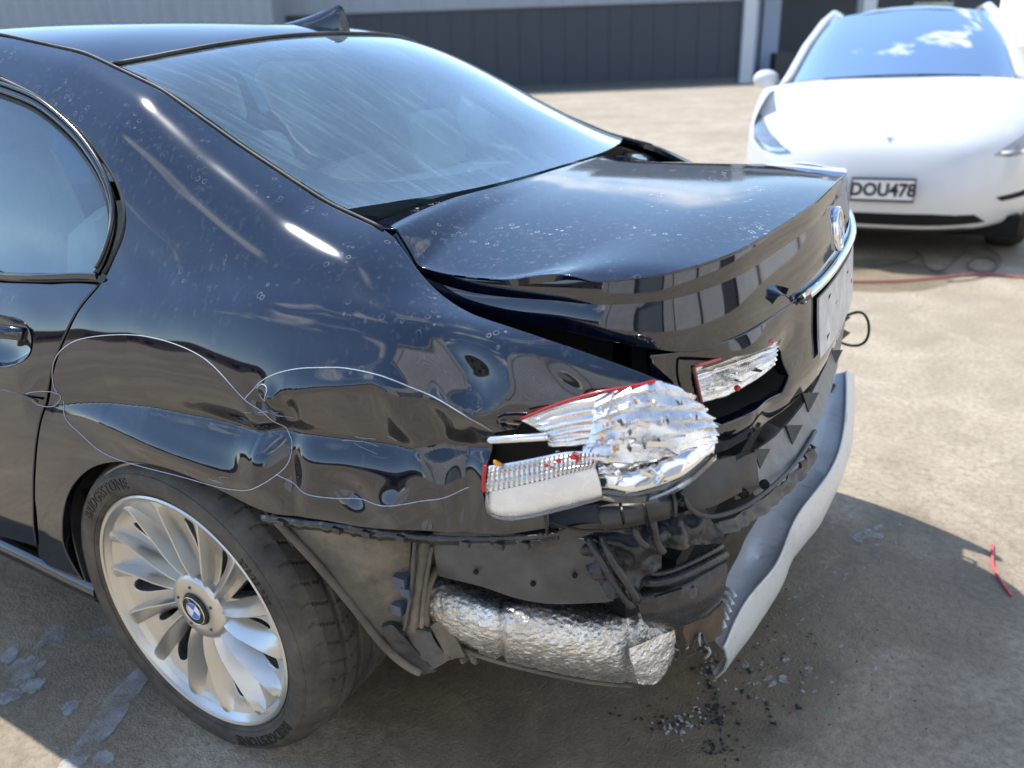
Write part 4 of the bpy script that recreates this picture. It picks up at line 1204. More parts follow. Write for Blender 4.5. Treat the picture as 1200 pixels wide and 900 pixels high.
def shards(parent, poly, ydep, n_, smin, smax, mats, seed, names='reflector_shard'):
    rg = random.Random(seed); poly = np.array(poly, float); lo, hi = poly.min(0), poly.max(0); k = 0
    while k < n_:
        p = np.array([rg.uniform(lo[0], hi[0]), rg.uniform(lo[1], hi[1])])
        if not inside(poly, p[None])[0]: continue
        c = at(p[0], p[1], ydep(p)-rg.uniform(.0, .014)); s = rg.uniform(smin, smax); e = rg.uniform(.14, .42)
        V = [(-s, 0, -s*e), (s*rg.uniform(.5, 1.1), 0, -s*e*rg.uniform(.2, 1)), (s*rg.uniform(.6, 1.2), rg.uniform(-.3, .3)*s, s*e*rg.uniform(.4, 1.0)), (-s*rg.uniform(.2, .9), rg.uniform(-.2, .2)*s, s*e)]
        V += [(a+.0006, b+.0016, c_-.0004) for a, b, c_ in V]
        o = mesh_obj(names, V, [(0, 1, 2, 3), (7, 6, 5, 4), (0, 4, 5, 1), (1, 5, 6, 2), (2, 6, 7, 3), (3, 7, 4, 0)], rg.choice(mats), parent, False)
        o.location = c; o.rotation_euler = (rg.uniform(-.55, .35), rg.uniform(-.25, .35), rg.uniform(-.3, .6)); k += 1
dy = lambda p: float(np.interp(p[0], [690, 740, 790, 836], [-.875, -.862, -.828, -.775]))
shards(LAMP, [(690, 470), (770, 450), (832, 490), (836, 515), (780, 540), (690, 540)], dy, 34, .005, .015, [M_CHROME, M_CHROME, M_SILVERPLASTIC, M_CGLASS, M_SILVERPLASTIC], 3)
shards(LAMP, [(640, 528), (700, 530), (700, 545), (645, 552)], lambda p: -.898, 14, .002, .006, [M_CHROME, M_CGLASS, M_SILVERPLASTIC, M_RED], 8)
shards(LAMP, [(705, 545), (830, 520), (800, 560), (730, 580)], dy, 10, .004, .011, [M_CHROME, M_CGLASS, M_SILVERPLASTIC], 12)
# rows of little reflector teeth in the crushed housing
for (x0, y0, x1, y1, n_) in ((700, 480, 745, 470, 9), (712, 496, 770, 484, 12), (745, 470, 800, 474, 11), (705, 512, 760, 502, 11), (765, 490, 822, 490, 11), (720, 526, 790, 516, 13)):
    for k in range(n_):
        if random.random() < .42: continue
        t_ = k/(n_-1); a, b = x0+(x1-x0)*t_, y0+(y1-y0)*t_+2*math.sin(t_*5); c = at(a, b, dy((a, b))-.006)
        o = box_obj('reflector_tooth', (-.0011, -.003, -.004), (.0011, .003, .004), M_CHROME if k % 3 else M_AMBER if k % 7 == 0 else M_TRIM, LAMP); o.location = c; o.rotation_euler = (random.uniform(-.4, .4), -.25+random.uniform(-.4, .4), .4+random.uniform(-.4, .4))
# inner lamp on the lid
ILP = empty('inner_tail_lamp'); ILP.parent = CAR; ILP['label'] = 'broken inner lamp left in the boot lid'
patch('inner_reflector', [[(814, 430, -.655), (845, 421, -.585), (880, 410, -.505), (908, 400, -.445)],
                          [(818, 452, -.655), (848, 441, -.585), (882, 428, -.505), (911, 413, -.442)],
                          [(822, 472, -.65), (850, 464, -.58), (884, 447, -.50), (908, 428, -.435)]], M_SILVERPLASTIC, ILP, (30, 50), .004, crumple=.004, cs=30, seed=9, ridges=lambda u, v: .0022*np.sin(u*34))
rod('inner_red_edge', [(814, 429, -.677), (845, 420, -.605), (880, 409, -.525), (908, 399, -.463)], .0026, M_RED, ILP)
rod('inner_red_edge', [(813, 430, -.679), (817, 450, -.681), (822, 472, -.676)], .003, simple('dull_red_edge', (.25, .07, .05), .4), ILP)
shards(ILP, [(828, 446), (898, 412), (900, 426), (850, 458), (828, 464)], lambda p: float(np.interp(p[0], [815, 910], [-.66, -.45])), 30, .004, .012, [M_CHROME, M_CGLASS, M_SILVERPLASTIC], 21)
c = at(864, 455, -.60); bm = bmesh.new(); bmesh.ops.create_icosphere(bm, subdivisions=1, radius=.006); o = bm_obj('coloured_lens_bit', bm, M_RED, ILP); o.location = c

# ---- torn open tail under the lamp and lid
rear = box_obj('rear_bulkhead', (.80, -.66, .36), (.83, .80, .96), M_VOID, CAR)
patch('cavity_back', [[(560, 590, -.60), (700, 560, -.50), (850, 520, .0), (950, 440, .55)], [(545, 650, -.58), (700, 630, -.46), (840, 600, .1), (940, 500, .65)], [(545, 690, -.55), (700, 690, -.40), (820, 660, .15), (920, 540, .75)]], M_VOID, CAR, (14, 24), .004)
# rail that held the bumper, under the quarter panel
def rail(u, v): return .002*(np.sin(v*70) > .75)
patch('bumper_mount_rail', [[(304, 603, -.930), (380, 612, -.922), (450, 621, -.910), (520, 627, -.893), (600, 627, -.872), (650, 622, -.858)],
                            [(306, 610, -.934), (380, 619, -.926), (450, 628, -.914), (520, 633, -.897), (600, 633, -.876), (652, 628, -.862)],
                            [(312, 614, -.925), (382, 624, -.918), (452, 633, -.906), (522, 639, -.889), (602, 638, -.868), (654, 633, -.855)]], M_STEELBLK, CAR, (10, 140), .004, crumple=.003, cs=22, seed=4, ridges=rail)
for a, b, y in ((330, 607, -.932), (395, 616, -.925), (430, 620, -.918), (470, 625, -.91), (545, 632, -.888), (585, 634, -.878), (615, 633, -.868)):
    c = at(a, b+6, y); box_obj('rail_clip', c-np.array([.008, .004, .004]), c+np.array([.008, .004, .006]), M_PLASTIC, CAR, .002)
# dusty liner behind the wheel
patch('torn_wheel_liner', [[(322, 606, -.918), (362, 612, -.912), (410, 620, -.905), (450, 626, -.888), (482, 630, -.862)],
                           [(360, 650, -.912), (390, 652, -.905), (424, 655, -.895), (455, 658, -.878), (480, 660, -.858)],
                           [(400, 697, -.902), (420, 698, -.895), (440, 700, -.885), (460, 702, -.87), (476, 704, -.855)],
                           [(442, 745, -.882), (450, 746, -.878), (458, 746, -.872), (466, 746, -.865), (472, 746, -.855)]], M_LINER, CAR, (40, 40), .005, crumple=.004, cs=12, seed=6)
tube('liner_edge', curve([at(*p) for p in [(318, 604, -.922), (350, 637, -.918), (385, 676, -.910), (415, 712, -.898), (443, 748, -.885), (470, 775, -.868), (492, 788, -.85)]], 40), .008, M_LINER, CAR, 8)
# support bracket
patch('support_upright', [[(484, 632, -.856), (494, 632, -.866), (503, 632, -.856), (512, 634, -.835)], [(480, 665, -.856), (490, 665, -.868), (500, 665, -.858), (505, 667, -.835)],
                          [(476, 700, -.856), (486, 700, -.868), (496, 700, -.858), (500, 702, -.835)], [(468, 738, -.856), (480, 742, -.868), (490, 742, -.858), (496, 742, -.835)]], M_LINER, CAR, (30, 16), .004, crumple=.003, cs=30, seed=8)
patch('support_plate', [[(462, 738, -.862), (485, 738, -.864), (505, 742, -.85)], [(474, 758, -.858), (496, 760, -.856), (514, 758, -.842)], [(490, 788, -.848), (508, 784, -.844), (528, 772, -.832)]], M_PLASTICG, CAR, (14, 14), .012, crumple=.003, cs=30, seed=3)
patch('support_foot', [[(447, 735, -.885), (460, 735, -.880), (474, 745, -.87)], [(462, 765, -.872), (474, 762, -.868), (490, 766, -.858)], [(488, 792, -.85), (502, 790, -.846), (512, 788, -.84)]], M_PLASTIC, CAR, (14, 14), .014, crumple=.005, cs=30, seed=13)
patch('support_strut', [[(504, 735, -.842), (520, 722, -.825)], [(518, 760, -.838), (534, 748, -.82)], [(524, 775, -.835), (545, 770, -.815)]], M_LINER, CAR, (12, 6), .008, crumple=.003, cs=35, seed=14)
for a, b, y, s in ((478, 692, -.872, .009), (472, 680, -.868, .012), (468, 712, -.868, .01)):
    c = at(a, b, y); box_obj('bracket_clip', c-s, c+s, simple('slate_clip', (.07, .085, .12), .5), CAR, .003)
rod('bracket_rib', [(506, 640, -.85), (498, 690, -.862), (494, 735, -.864)], .004, M_LINER, CAR)
rod('bracket_rib', [(486, 634, -.868), (482, 690, -.872), (474, 738, -.872)], .0035, M_PLASTICG, CAR)
# grey side tray
tray = patch('side_tray', [[(507, 624, -.845), (580, 626, -.832), (640, 628, -.812), (704, 634, -.78)],
                           [(509, 650, -.850), (580, 655, -.838), (648, 660, -.814), (710, 664, -.775)],
                           [(512, 668, -.845), (580, 682, -.832), (646, 696, -.806), (716, 694, -.76)],
                           [(514, 676, -.835), (580, 693, -.822), (644, 709, -.796), (719, 704, -.75)]], M_PLASTICG, CAR, (40, 60), .004, crumple=.0035, cs=9, seed=3)
for a, b, y in ((557, 671, -.842), (624, 685, -.818), (673, 675, -.80)):
    c = at(a, b, y-.006); o = lathe('tray_hole', [(.0045, .004), (.0045, 0), (.0001, 0)], M_VOID, tray, 12); o.location = c
patch('bent_bracket', [[(622, 640, -.835), (645, 628, -.83), (668, 618, -.82), (700, 613, -.805), (730, 616, -.79)], [(622, 651, -.838), (648, 640, -.833), (672, 634, -.823), (702, 622, -.808), (732, 626, -.792)]], simple('brown_bracket', (.075, .062, .052), .4, .3, var=.3), CAR, (10, 40), .006, crumple=.004, cs=26, seed=7)
# crumpled black sheets
patch('crumpled_sheet', [[(655, 618, -.79), (690, 612, -.775), (725, 610, -.755), (765, 612, -.73)], [(672, 645, -.80), (705, 640, -.785), (735, 638, -.765), (770, 632, -.74)],
                         [(690, 672, -.80), (715, 668, -.785), (742, 662, -.765), (778, 655, -.735)], [(712, 702, -.785), (728, 700, -.775), (748, 695, -.76), (775, 680, -.735)]], M_TARP, CAR, (60, 60), .003, crumple=.022, cs=19, seed=11)
patch('crumpled_sheet', [[(690, 632, -.80), (702, 634, -.80), (714, 640, -.79)], [(706, 660, -.81), (718, 660, -.81), (730, 664, -.80)], [(722, 690, -.805), (735, 690, -.805), (748, 692, -.795)], [(738, 712, -.79), (748, 712, -.79), (758, 708, -.78)]], M_TARP, CAR, (50, 24), .003, crumple=.010, cs=40, seed=15)
patch('crumpled_sheet', [[(752, 600, -.73), (790, 600, -.71), (830, 604, -.68)], [(760, 625, -.745), (800, 622, -.72), (845, 622, -.66)], [(770, 650, -.745), (812, 642, -.715), (855, 638, -.65)]], M_TARP, CAR, (50, 60), .003, crumple=.024, cs=20, seed=19)
for k, px in enumerate(([(688, 630, -.81), (706, 660, -.825), (724, 690, -.815), (742, 712, -.80)], [(705, 628, -.805), (716, 655, -.82), (735, 684, -.815), (748, 704, -.80)], [(755, 590, -.78), (765, 612, -.785), (770, 635, -.775), (778, 648, -.77)], [(742, 612, -.79), (748, 630, -.80), (758, 640, -.795)])):
    rod('sheet_fold', px, .006, M_TARP, CAR)
# finned module
patch('finned_module', [[(700, 594, -.815), (728, 589, -.805), (756, 584, -.79), (790, 577, -.765)], [(702, 600, -.838), (730, 595, -.828), (758, 590, -.812), (791, 584, -.785)],
                        [(704, 612, -.842), (732, 608, -.832), (760, 603, -.815), (792, 596, -.788)], [(708, 618, -.82), (734, 614, -.81), (762, 609, -.795), (792, 602, -.77)]], M_PLASTIC, CAR, (24, 90), .02, ridges=lambda u, v: .006*(np.abs(((v*3.2) % 1.0)-.5) < .44)*(np.abs(u-.5) < .42))
patch('module_tray', [[(640, 600, -.80), (690, 592, -.79), (735, 586, -.775), (785, 578, -.75)], [(645, 618, -.82), (692, 612, -.81), (738, 612, -.795), (790, 604, -.765)]], M_PLASTIC, CAR, (8, 24), .006, crumple=.003, cs=20, seed=2)
rod('thin_cable', [(630, 606, -.86), (665, 618, -.84), (700, 622, -.82), (740, 620, -.80)], .002, M_RUBBER, CAR)
rod('thin_cable', [(636, 598, -.86), (640, 612, -.865), (641, 625, -.862)], .0025, M_RUBBER, CAR)
# dark corner bracket with bosses
patch('corner_bracket', [[(797, 552, -.74), (820, 545, -.72), (845, 538, -.69), (862, 534, -.665)], [(800, 575, -.755), (822, 570, -.735), (848, 562, -.70), (866, 556, -.67)], [(815, 598, -.75), (832, 595, -.73), (852, 586, -.70), (870, 576, -.67)]], M_PLASTIC, CAR, (14, 20), .02, crumple=.002, cs=14, seed=5)
patch('corner_boss', [[(858, 543, -.665), (874, 534, -.635), (886, 530, -.61)], [(858, 562, -.67), (876, 556, -.64), (888, 550, -.612)], [(862, 586, -.66), (878, 580, -.632), (890, 570, -.605)]], M_PLASTIC, CAR, (10, 10), .02)
for a, b, y in ((872, 579, -.652), (896, 568, -.595)):
    c = at(a, b, y); o = lathe('boss_hole', [(.008, .004), (.0078, -.002), (.0001, -.001)], M_VOID, CAR, 14); o.location = c; o.rotation_euler = (0, 0, .6)
rod('bracket_edge', [(797, 576, -.765), (812, 598, -.762), (835, 605, -.735), (862, 598, -.69), (890, 582, -.63), (930, 545, -.47), (955, 505, -.30)], .004, M_PLASTIC, CAR, 40)
# grey carrier rail with triangular tabs
patch('carrier_rail', [[(870, 540, -.615), (895, 522, -.52), (920, 500, -.42), (945, 470, -.27), (965, 435, -.07), (980, 392, .22), (987, 360, .48)],
                       [(876, 556, -.62), (900, 538, -.525), (926, 515, -.42), (950, 482, -.265), (969, 445, -.06), (982, 400, .22), (989, 366, .48)],
                       [(890, 580, -.612), (912, 560, -.52), (938, 532, -.41), (958, 496, -.26), (974, 456, -.06), (985, 410, .21), (991, 374, .48)]], simple('grey_carrier', (.20, .205, .21), .42, var=.3, dirt=.35, dirtcol=(.2, .2, .2)), CAR, (12, 70), .006, crumple=.003, cs=12, seed=9)
for a, b, y in ((893, 536, -.56), (931, 508, -.415), (950, 470, -.27), (978, 420, .08)):
    V = [at(a-9, b-9, y-.008), at(a+10, b-10, y+.025), at(a-2, b+13, y-.008)]; n_ = np.cross(V[1]-V[0], V[2]-V[0]); n_ /= np.linalg.norm(n_)
    if n_@(CAM-V[0]) < 0: n_ = -n_
    V2 = [v-n_*.008 for v in V]
    mesh_obj('carrier_tab', V+V2, [(0, 1, 2), (5, 4, 3), (0, 3, 4, 1), (1, 4, 5, 2), (2, 5, 3, 0)], M_PLASTIC, CAR, False)
# crumpled silver tray under the rail
patch('torn_tray_edge', [[(828, 618, -.66), (860, 606, -.60), (890, 588, -.52), (930, 555, -.38), (955, 520, -.22)], [(836, 632, -.66), (870, 618, -.59), (900, 600, -.51), (938, 566, -.36), (960, 530, -.20)]], M_PLASTICG, CAR, (14, 60), .004, crumple=.012, cs=30, seed=23)
# spare wheel well
well = patch('spare_wheel_well', [[(738, 682, -.70), (770, 674, -.68), (805, 664, -.64), (848, 648, -.58)], [(742, 692, -.735), (775, 688, -.72), (812, 676, -.675), (852, 660, -.60)],
                                  [(748, 710, -.745), (782, 708, -.73), (818, 698, -.685), (852, 680, -.61)], [(754, 728, -.735), (788, 728, -.715), (822, 716, -.67), (848, 698, -.605)],
                                  [(762, 736, -.68), (792, 736, -.66), (824, 724, -.62), (845, 706, -.56)]], M_TARP, CAR, (30, 40), .004, crumple=.003, cs=14, seed=3)
rod('well_rim', [(736, 672, -.735), (760, 682, -.745), (790, 678, -.725), (822, 664, -.68), (850, 650, -.61)], .008, M_TARP, CAR, 30)
rod('well_rim', [(742, 664, -.73), (764, 672, -.738), (792, 667, -.715), (824, 652, -.67), (846, 640, -.61)], .005, M_TARP, CAR, 30)
patch('well_rib', [[(768, 700, -.757), (800, 690, -.73)], [(772, 714, -.757), (790, 712, -.742)]], M_TARP, CAR, (6, 8), .006)
c = at(812, 695, -.722); o = lathe('well_drain', [(.010, .004), (.009, -.002), (.0001, -.002)], M_PLASTICG, CAR, 14); o.location = c; o.scale = (.6, 1, 1.2)
c = at(745, 701, -.76); box_obj('well_clip', c-.006, c+.006, M_CHROME, CAR, .002)
# rusty underfloor beyond the well
patch('floor_edge', [[(800, 732, -.60), (830, 722, -.52), (848, 705, -.46)], [(806, 756, -.58), (832, 752, -.50), (846, 740, -.44)]], simple('brown_floor', (.10, .07, .05), .7, var=.4), CAR, (8, 12), .004, crumple=.006, cs=30, seed=2)
# exhaust silencer wrapped in crinkled foil
def foilr(u, v):
    s = .004*np.sin(v*16+u*3)*np.clip(1-u*1.2, 0, 1)
    return s-.009*np.exp(-((v-.30)/.012)**2)-.006*np.exp(-((v-.78)/.02)**2)
foil = patch('foil_silencer', [[(520, 668, -.70), (560, 684, -.68), (620, 698, -.64), (690, 704, -.585), (742, 712, -.53), (786, 742, -.49)],
                        [(508, 680, -.79), (560, 696, -.785), (620, 708, -.75), (690, 716, -.69), (745, 724, -.63), (790, 752, -.555)],
                        [(502, 700, -.825), (560, 714, -.825), (620, 728, -.79), (690, 740, -.735), (745, 746, -.67), (791, 758, -.58)],
                        [(501, 718, -.830), (560, 735, -.835), (620, 750, -.80), (690, 764, -.745), (745, 768, -.68), (791, 764, -.585)],
                        [(505, 736, -.815), (560, 754, -.82), (620, 769, -.785), (690, 782, -.73), (742, 787, -.665), (786, 778, -.58)],
                        [(514, 746, -.76), (560, 766, -.765), (620, 782, -.73), (690, 796, -.675), (738, 801, -.61), (778, 792, -.545)]], M_FOIL, CAR, (110, 190), .003, crumple=.0030, cs=75, seed=17, ridges=foilr)
rod('silencer_seam', [(512, 664, -.80), (503, 684, -.825), (498, 706, -.838), (499, 730, -.838), (508, 746, -.822), (526, 754, -.80)], .008, M_LINER, CAR, 30)
rod('silencer_seam', [(512, 747, -.80), (560, 768, -.80), (620, 785, -.765), (690, 799, -.71), (740, 804, -.65)], .004, M_LINER, CAR, 40)
patch('foil_end_flap', [[(738, 760, -.715), (765, 748, -.67), (790, 738, -.62)], [(742, 780, -.72), (768, 772, -.675), (792, 755, -.62)], [(748, 801, -.70), (770, 800, -.665), (786, 778, -.62)]], M_FOIL, CAR, (40, 40), .003, crumple=.003, cs=40, seed=29, ridges=lambda u, v: .0008*np.sin(u*70)*np.sin(v*70))
patch('torn_insulation', [[(528, 752, -.80), (545, 757, -.795), (560, 764, -.79)], [(530, 762, -.80), (545, 768, -.795), (560, 770, -.79)], [(535, 772, -.80), (545, 776, -.795), (556, 772, -.79)]], M_LINER, CAR, (24, 24), .006, crumple=.016, cs=50, seed=31)
# frayed strands below the floor edge
for k in range(26):
    a0, b0 = random.uniform(775, 828), random.uniform(740, 762); L_ = random.uniform(8, 22)
    p = [(a0, b0, -.55), (a0+random.uniform(-8, 8), b0+L_*.4, -.55+random.uniform(-.02, .02)), (a0+random.uniform(-10, 10), b0+L_*.8, -.55)]
    rod('frayed_strand', p, random.uniform(.001, .003), random.choice([M_PLASTIC, M_DEBRISL, M_PLASTICG]), CAR, 8)

# ---- bumper beam, torn loose and hanging on its far end
def atp(px, py, d, k=.28):
    n = np.array([0, -k, 1.0]); r = FW+(px-600)/FPX*RT-(py-450)/FPX*UP
    return CAM+r*(d-CAM@n)/(r@n)
inn_ = curve([atp(*p, .30) for p in [(975, 436), (962, 478), (940, 525), (905, 577), (874, 632), (854, 672), (842, 706), (834, 742)]], 70)
edg = curve([atp(*p, .30) for p in [(988, 436), (987, 490), (972, 548), (936, 596), (918, 634), (902, 668), (872, 705), (846, 760)]], 70)
edl = curve([atp(*p, .315) for p in [(991, 436), (990, 490), (975, 548), (940, 596), (921, 634), (905, 668), (874, 705), (848, 760)]], 70)
bot = curve([atp(*p, .185) for p in [(997, 440), (995, 500), (978, 575), (946, 632), (921, 662), (910, 692), (880, 742), (838, 794)]], 70)
BEAM = empty('bumper_beam'); BEAM.parent = CAR; BEAM['label'] = 'pale metal bumper beam hanging torn from the tail'
k_ = np.linspace(0, 1, 70)[:, None]
dent = .012*np.exp(-((k_-.62)/.05)**2)
mid = (inn_+edg)/2+np.array([0, 0, -.004])+np.array([0, 0, -1.0])*dent
G = np.stack([inn_+np.array([0, 0, -.015]), inn_, inn_*.7+edg*.3+np.array([0, 0, -.003]), mid, edg, edl], axis=1)
G = G+.0022*np.stack([vnoise(G.reshape(-1, 3), 16, s_) for s_ in (1, 2, 3)], axis=1).reshape(G.shape)
o = grid_obj('beam_top', G, M_BEAM, BEAM, .004)
if np.mean([p.normal[2] for p in o.data.polygons][:300]) < 0: o.data.flip_normals()
face = np.stack([edl, edl*.66+bot*.34+np.array([.012, 0, 0]), edl*.33+bot*.67+np.array([.012, 0, 0]), bot, bot*.8+inn_*.2+np.array([0, 0, -.01])], axis=1)
face = face+.003*np.stack([vnoise(face.reshape(-1, 3), 12, s_) for s_ in (4, 5, 6)], axis=1).reshape(face.shape)
o = grid_obj('beam_face', face, M_BEAM, BEAM, .004, flip=True)
tube('beam_flange', edl+np.array([.001, 0, .001]), .004, M_BEAM, BEAM, 8)
for k in range(5):
    p = [atp(846-k*1.5+2, 690+9*k, .30), atp(862-k*3, 700+9*k, .315)]
    tube('torn_beam_rib', curve([p[0], (p[0]+p[1])/2+np.array([0, 0, .008]), p[1]], 8), .005, M_BEAM, BEAM, 6)
# loose cable and tabs at the far end
tube('hanging_cable', curve([at(988, 372, .62), at(1008, 366, .64), at(1018, 380, .65), at(1014, 400, .65), at(998, 405, .64), at(982, 400, .60)], 40), .004, M_RUBBER, CAR, 6)
for a, b in ((988, 374), (988, 392)):
    V = [at(a-10, b-12, .50), at(a+9, b-2, .56), at(a-8, b+12, .50)]; V2 = [v+np.array([-.01, .01, 0]) for v in V]
    mesh_obj('mount_tab', V+V2, [(0, 1, 2), (5, 4, 3), (0, 3, 4, 1), (1, 4, 5, 2), (2, 5, 3, 0)], M_PLASTIC, CAR, False)
# crash boxes that still hold the far half of the beam
for i in (4, 20):
    p = inn_[i]; tube('crash_box', [(.82, p[1], max(p[2]+.03, .42)), (.90, p[1], p[2]+.02), (p[0]+.01, p[1], p[2]-.02)], .03, M_PLASTICG, CAR, 8)

# ------------------------------------------------------------------ white car parked beyond
M_WPAINT = NT('white_car_paint'); M_WPAINT = M_WPAINT.done(M_WPAINT.bsdf((.68, .69, .70), .35, 0, .8, .05))
WC = empty('white_parked_car', (.80, 3.95, 0), math.radians(4.2))
tag(WC, 'white electric hatchback parked nose towards the black sedan', 'car')
cols = [-.965, -.93, -.85, -.70, -.48, -.24, 0, .24, .48, .70, .85, .93, .965]
def wc_y(x, base): return base
rows_c = [(.30, .20), (.10, .215), (.03, .26), (.0, .36), (-.005, .48), (.02, .60), (.07, .72), (.16, .81), (.34, .905), (.60, 1.0), (.88, 1.085), (1.12, 1.14)]
rows_s = [(.95, .26), (.80, .28), (.72, .32), (.66, .42), (.62, .54), (.62, .68), (.68, .80), (.80, .90), (.92, .97), (1.05, 1.02), (1.18, 1.055), (1.32, 1.075)]
G = []
for (yc, zc_), (ys_, zs_) in zip(rows_c, rows_s):
    r = []
    for x in cols:
        t = (abs(x)/.965)
        k = t**3.2; kz = t**3.0
        r.append((x, yc+(ys_-yc)*k, zc_+(zs_-zc_)*kz))
    G.append(r)
WF = Surf(np.array(G))
if WF.nrm(np.array([.4]), np.array([.5]))[0][1] > 0: WF.sg = -1.0
U, Vv = np.meshgrid(np.linspace(0, 1, 48), np.linspace(0, 1, 56), indexing='ij')
def wgrid(name, S, mat, parent=WC, lift=0, nu=48, nv=56, u=(0, 1), v=(0, 1)):
    U, Vv = np.meshgrid(np.linspace(*u, nu), np.linspace(*v, nv), indexing='ij')
    P = S.pos(U.ravel(), Vv.ravel())+S.nrm(U.ravel(), Vv.ravel())*lift
    o = grid_obj(name, P.reshape(nu, nv, 3), mat, parent, 0)
    return o
wgrid('front_body', WF, M_WPAINT)
def wuv(x, z):   # parameters on the nose for a given lateral position and height
    us = np.linspace(0, 1, 200); v = float(np.interp(x, cols, np.linspace(0, 1, 13)))
    Z = WF.pos(us, np.full(200, v))[:, 2]; return (float(np.interp(z, Z, us)), v)
def wpanel(name, xz, mat, parent=WC, lift=.004, h=.02):
    return panel(name, WF, [wuv(x, z) for x, z in xz], mat, parent, h=h, edge=.003, depth=.004, lift=lift)
M_LENSW = simple('grey_headlamp', (.22, .25, .30), .1, .3, var=.3, vs_=30, coat=1.0)
for s in (-1, 1):
    hlm = wpanel('headlight', [(s*a, z) for a, z in ((.60, .70), (.70, .685), (.82, .705), (.90, .755), (.935, .83), (.93, .90), (.905, .92), (.86, .885), (.78, .815), (.68, .75))], M_LENSW)
    wpanel('light_signature', [(s*a, z) for a, z in ((.64, .705), (.75, .698), (.85, .725), (.85, .742), (.75, .716), (.64, .718))], M_CHROME, hlm, .008, .01)
    wpanel('corner_vent', [(s*a, z) for a, z in ((.66, .44), (.80, .455), (.92, .485), (.925, .462), (.84, .425), (.70, .415))], M_VOID)
wpanel('lower_grille', [(-.62, .285), (-.55, .335), (-.3, .345), (.3, .345), (.55, .335), (.62, .285), (.4, .275), (-.4, .275)], M_VOID)
wpanel('chin', [(-.7, .235), (-.5, .25), (.5, .25), (.7, .235), (.5, .222), (-.5, .222)], M_PLASTIC)
# plate
PL = box_obj('number_plate', (-.19, -.034, .425), (.19, -.022, .575), M_BLACKPRINT, WC, .004)
box_obj('plate_face', (-.182, -.037, .440), (.182, -.0345, .562), M_WHITE, PL)
text_obj('plate_text', 'DOU478', .112, M_BLACKPRINT, PL, Matrix.Translation((0, -.038, .498)) @ Matrix.Rotation(math.pi/2, 4, 'X') @ Matrix.Diagonal((.92, 1, 1, 1)), .0006, bold=.004)
# small T emblem above the plate
M_EMB = M_CHROME
c_ = WF.pos(*[np.array([q]) for q in wuv(0, .79)])[0]
def emb(u_, v_): return (u_, c_[1]-.006+v_*.75, c_[2]+v_*.65+.004)
V = [emb(-.026, .021), emb(.026, .021), emb(.022, .012), emb(.007, .012), emb(0, -.026), emb(-.007, .012), emb(-.022, .012)]
mesh_obj('emblem', V, [(0, 6, 5, 3, 2, 1), (5, 4, 3)], M_EMB, WC, False)
# screen, pillars, roof, sides
wsb = [(-.80, 1.36, 1.09), (-.62, 1.20, 1.12), (-.35, 1.12, 1.138), (0, 1.09, 1.148), (.35, 1.12, 1.138), (.62, 1.20, 1.12), (.80, 1.36, 1.09)]
wst = [(-.60, 2.10, 1.56), (-.48, 2.02, 1.592), (-.26, 1.97, 1.61), (0, 1.95, 1.617), (.26, 1.97, 1.61), (.48, 2.02, 1.592), (.60, 2.10, 1.56)]
wsm = [tuple((np.array(a)+np.array(b))/2+np.array([0, -.02, .035])) for a, b in zip(wsb, wst)]
SCR = Surf(np.array([wsb, wsm, wst]))
if SCR.nrm(np.array([.5]), np.array([.5]))[0][2] < 0: SCR.sg = -1.0
wgrid('windscreen', SCR, M_WGLASS, WC, 0, 20, 30, (.02, 1), (.04, .96))
for s in (-1, 1):
    tube('windscreen_pillar', [(s*.85, 1.28, 1.06), (s*.80, 1.42, 1.13), (s*.72, 1.74, 1.36), (s*.63, 2.07, 1.545), (s*.595, 2.5, 1.62), (s*.58, 3.1, 1.615), (s*.61, 3.8, 1.48)], [.03, .045, .045, .042, .04, .04, .04], M_WPAINT, WC, 10)
rf = Surf(np.array([[(x, y, z-.10*(abs(x)/.58)**2.5) for x in np.linspace(-.58, .58, 7)] for y, z in ((1.95, 1.62), (2.3, 1.655), (2.9, 1.66), (3.5, 1.59), (4.2, 1.38), (4.6, 1.15))]))
if rf.nrm(np.array([.5]), np.array([.5]))[0][2] < 0: rf.sg = -1.0
wgrid('glass_roof', rf, M_GLOSSBLK, WC, 0, 20, 14)
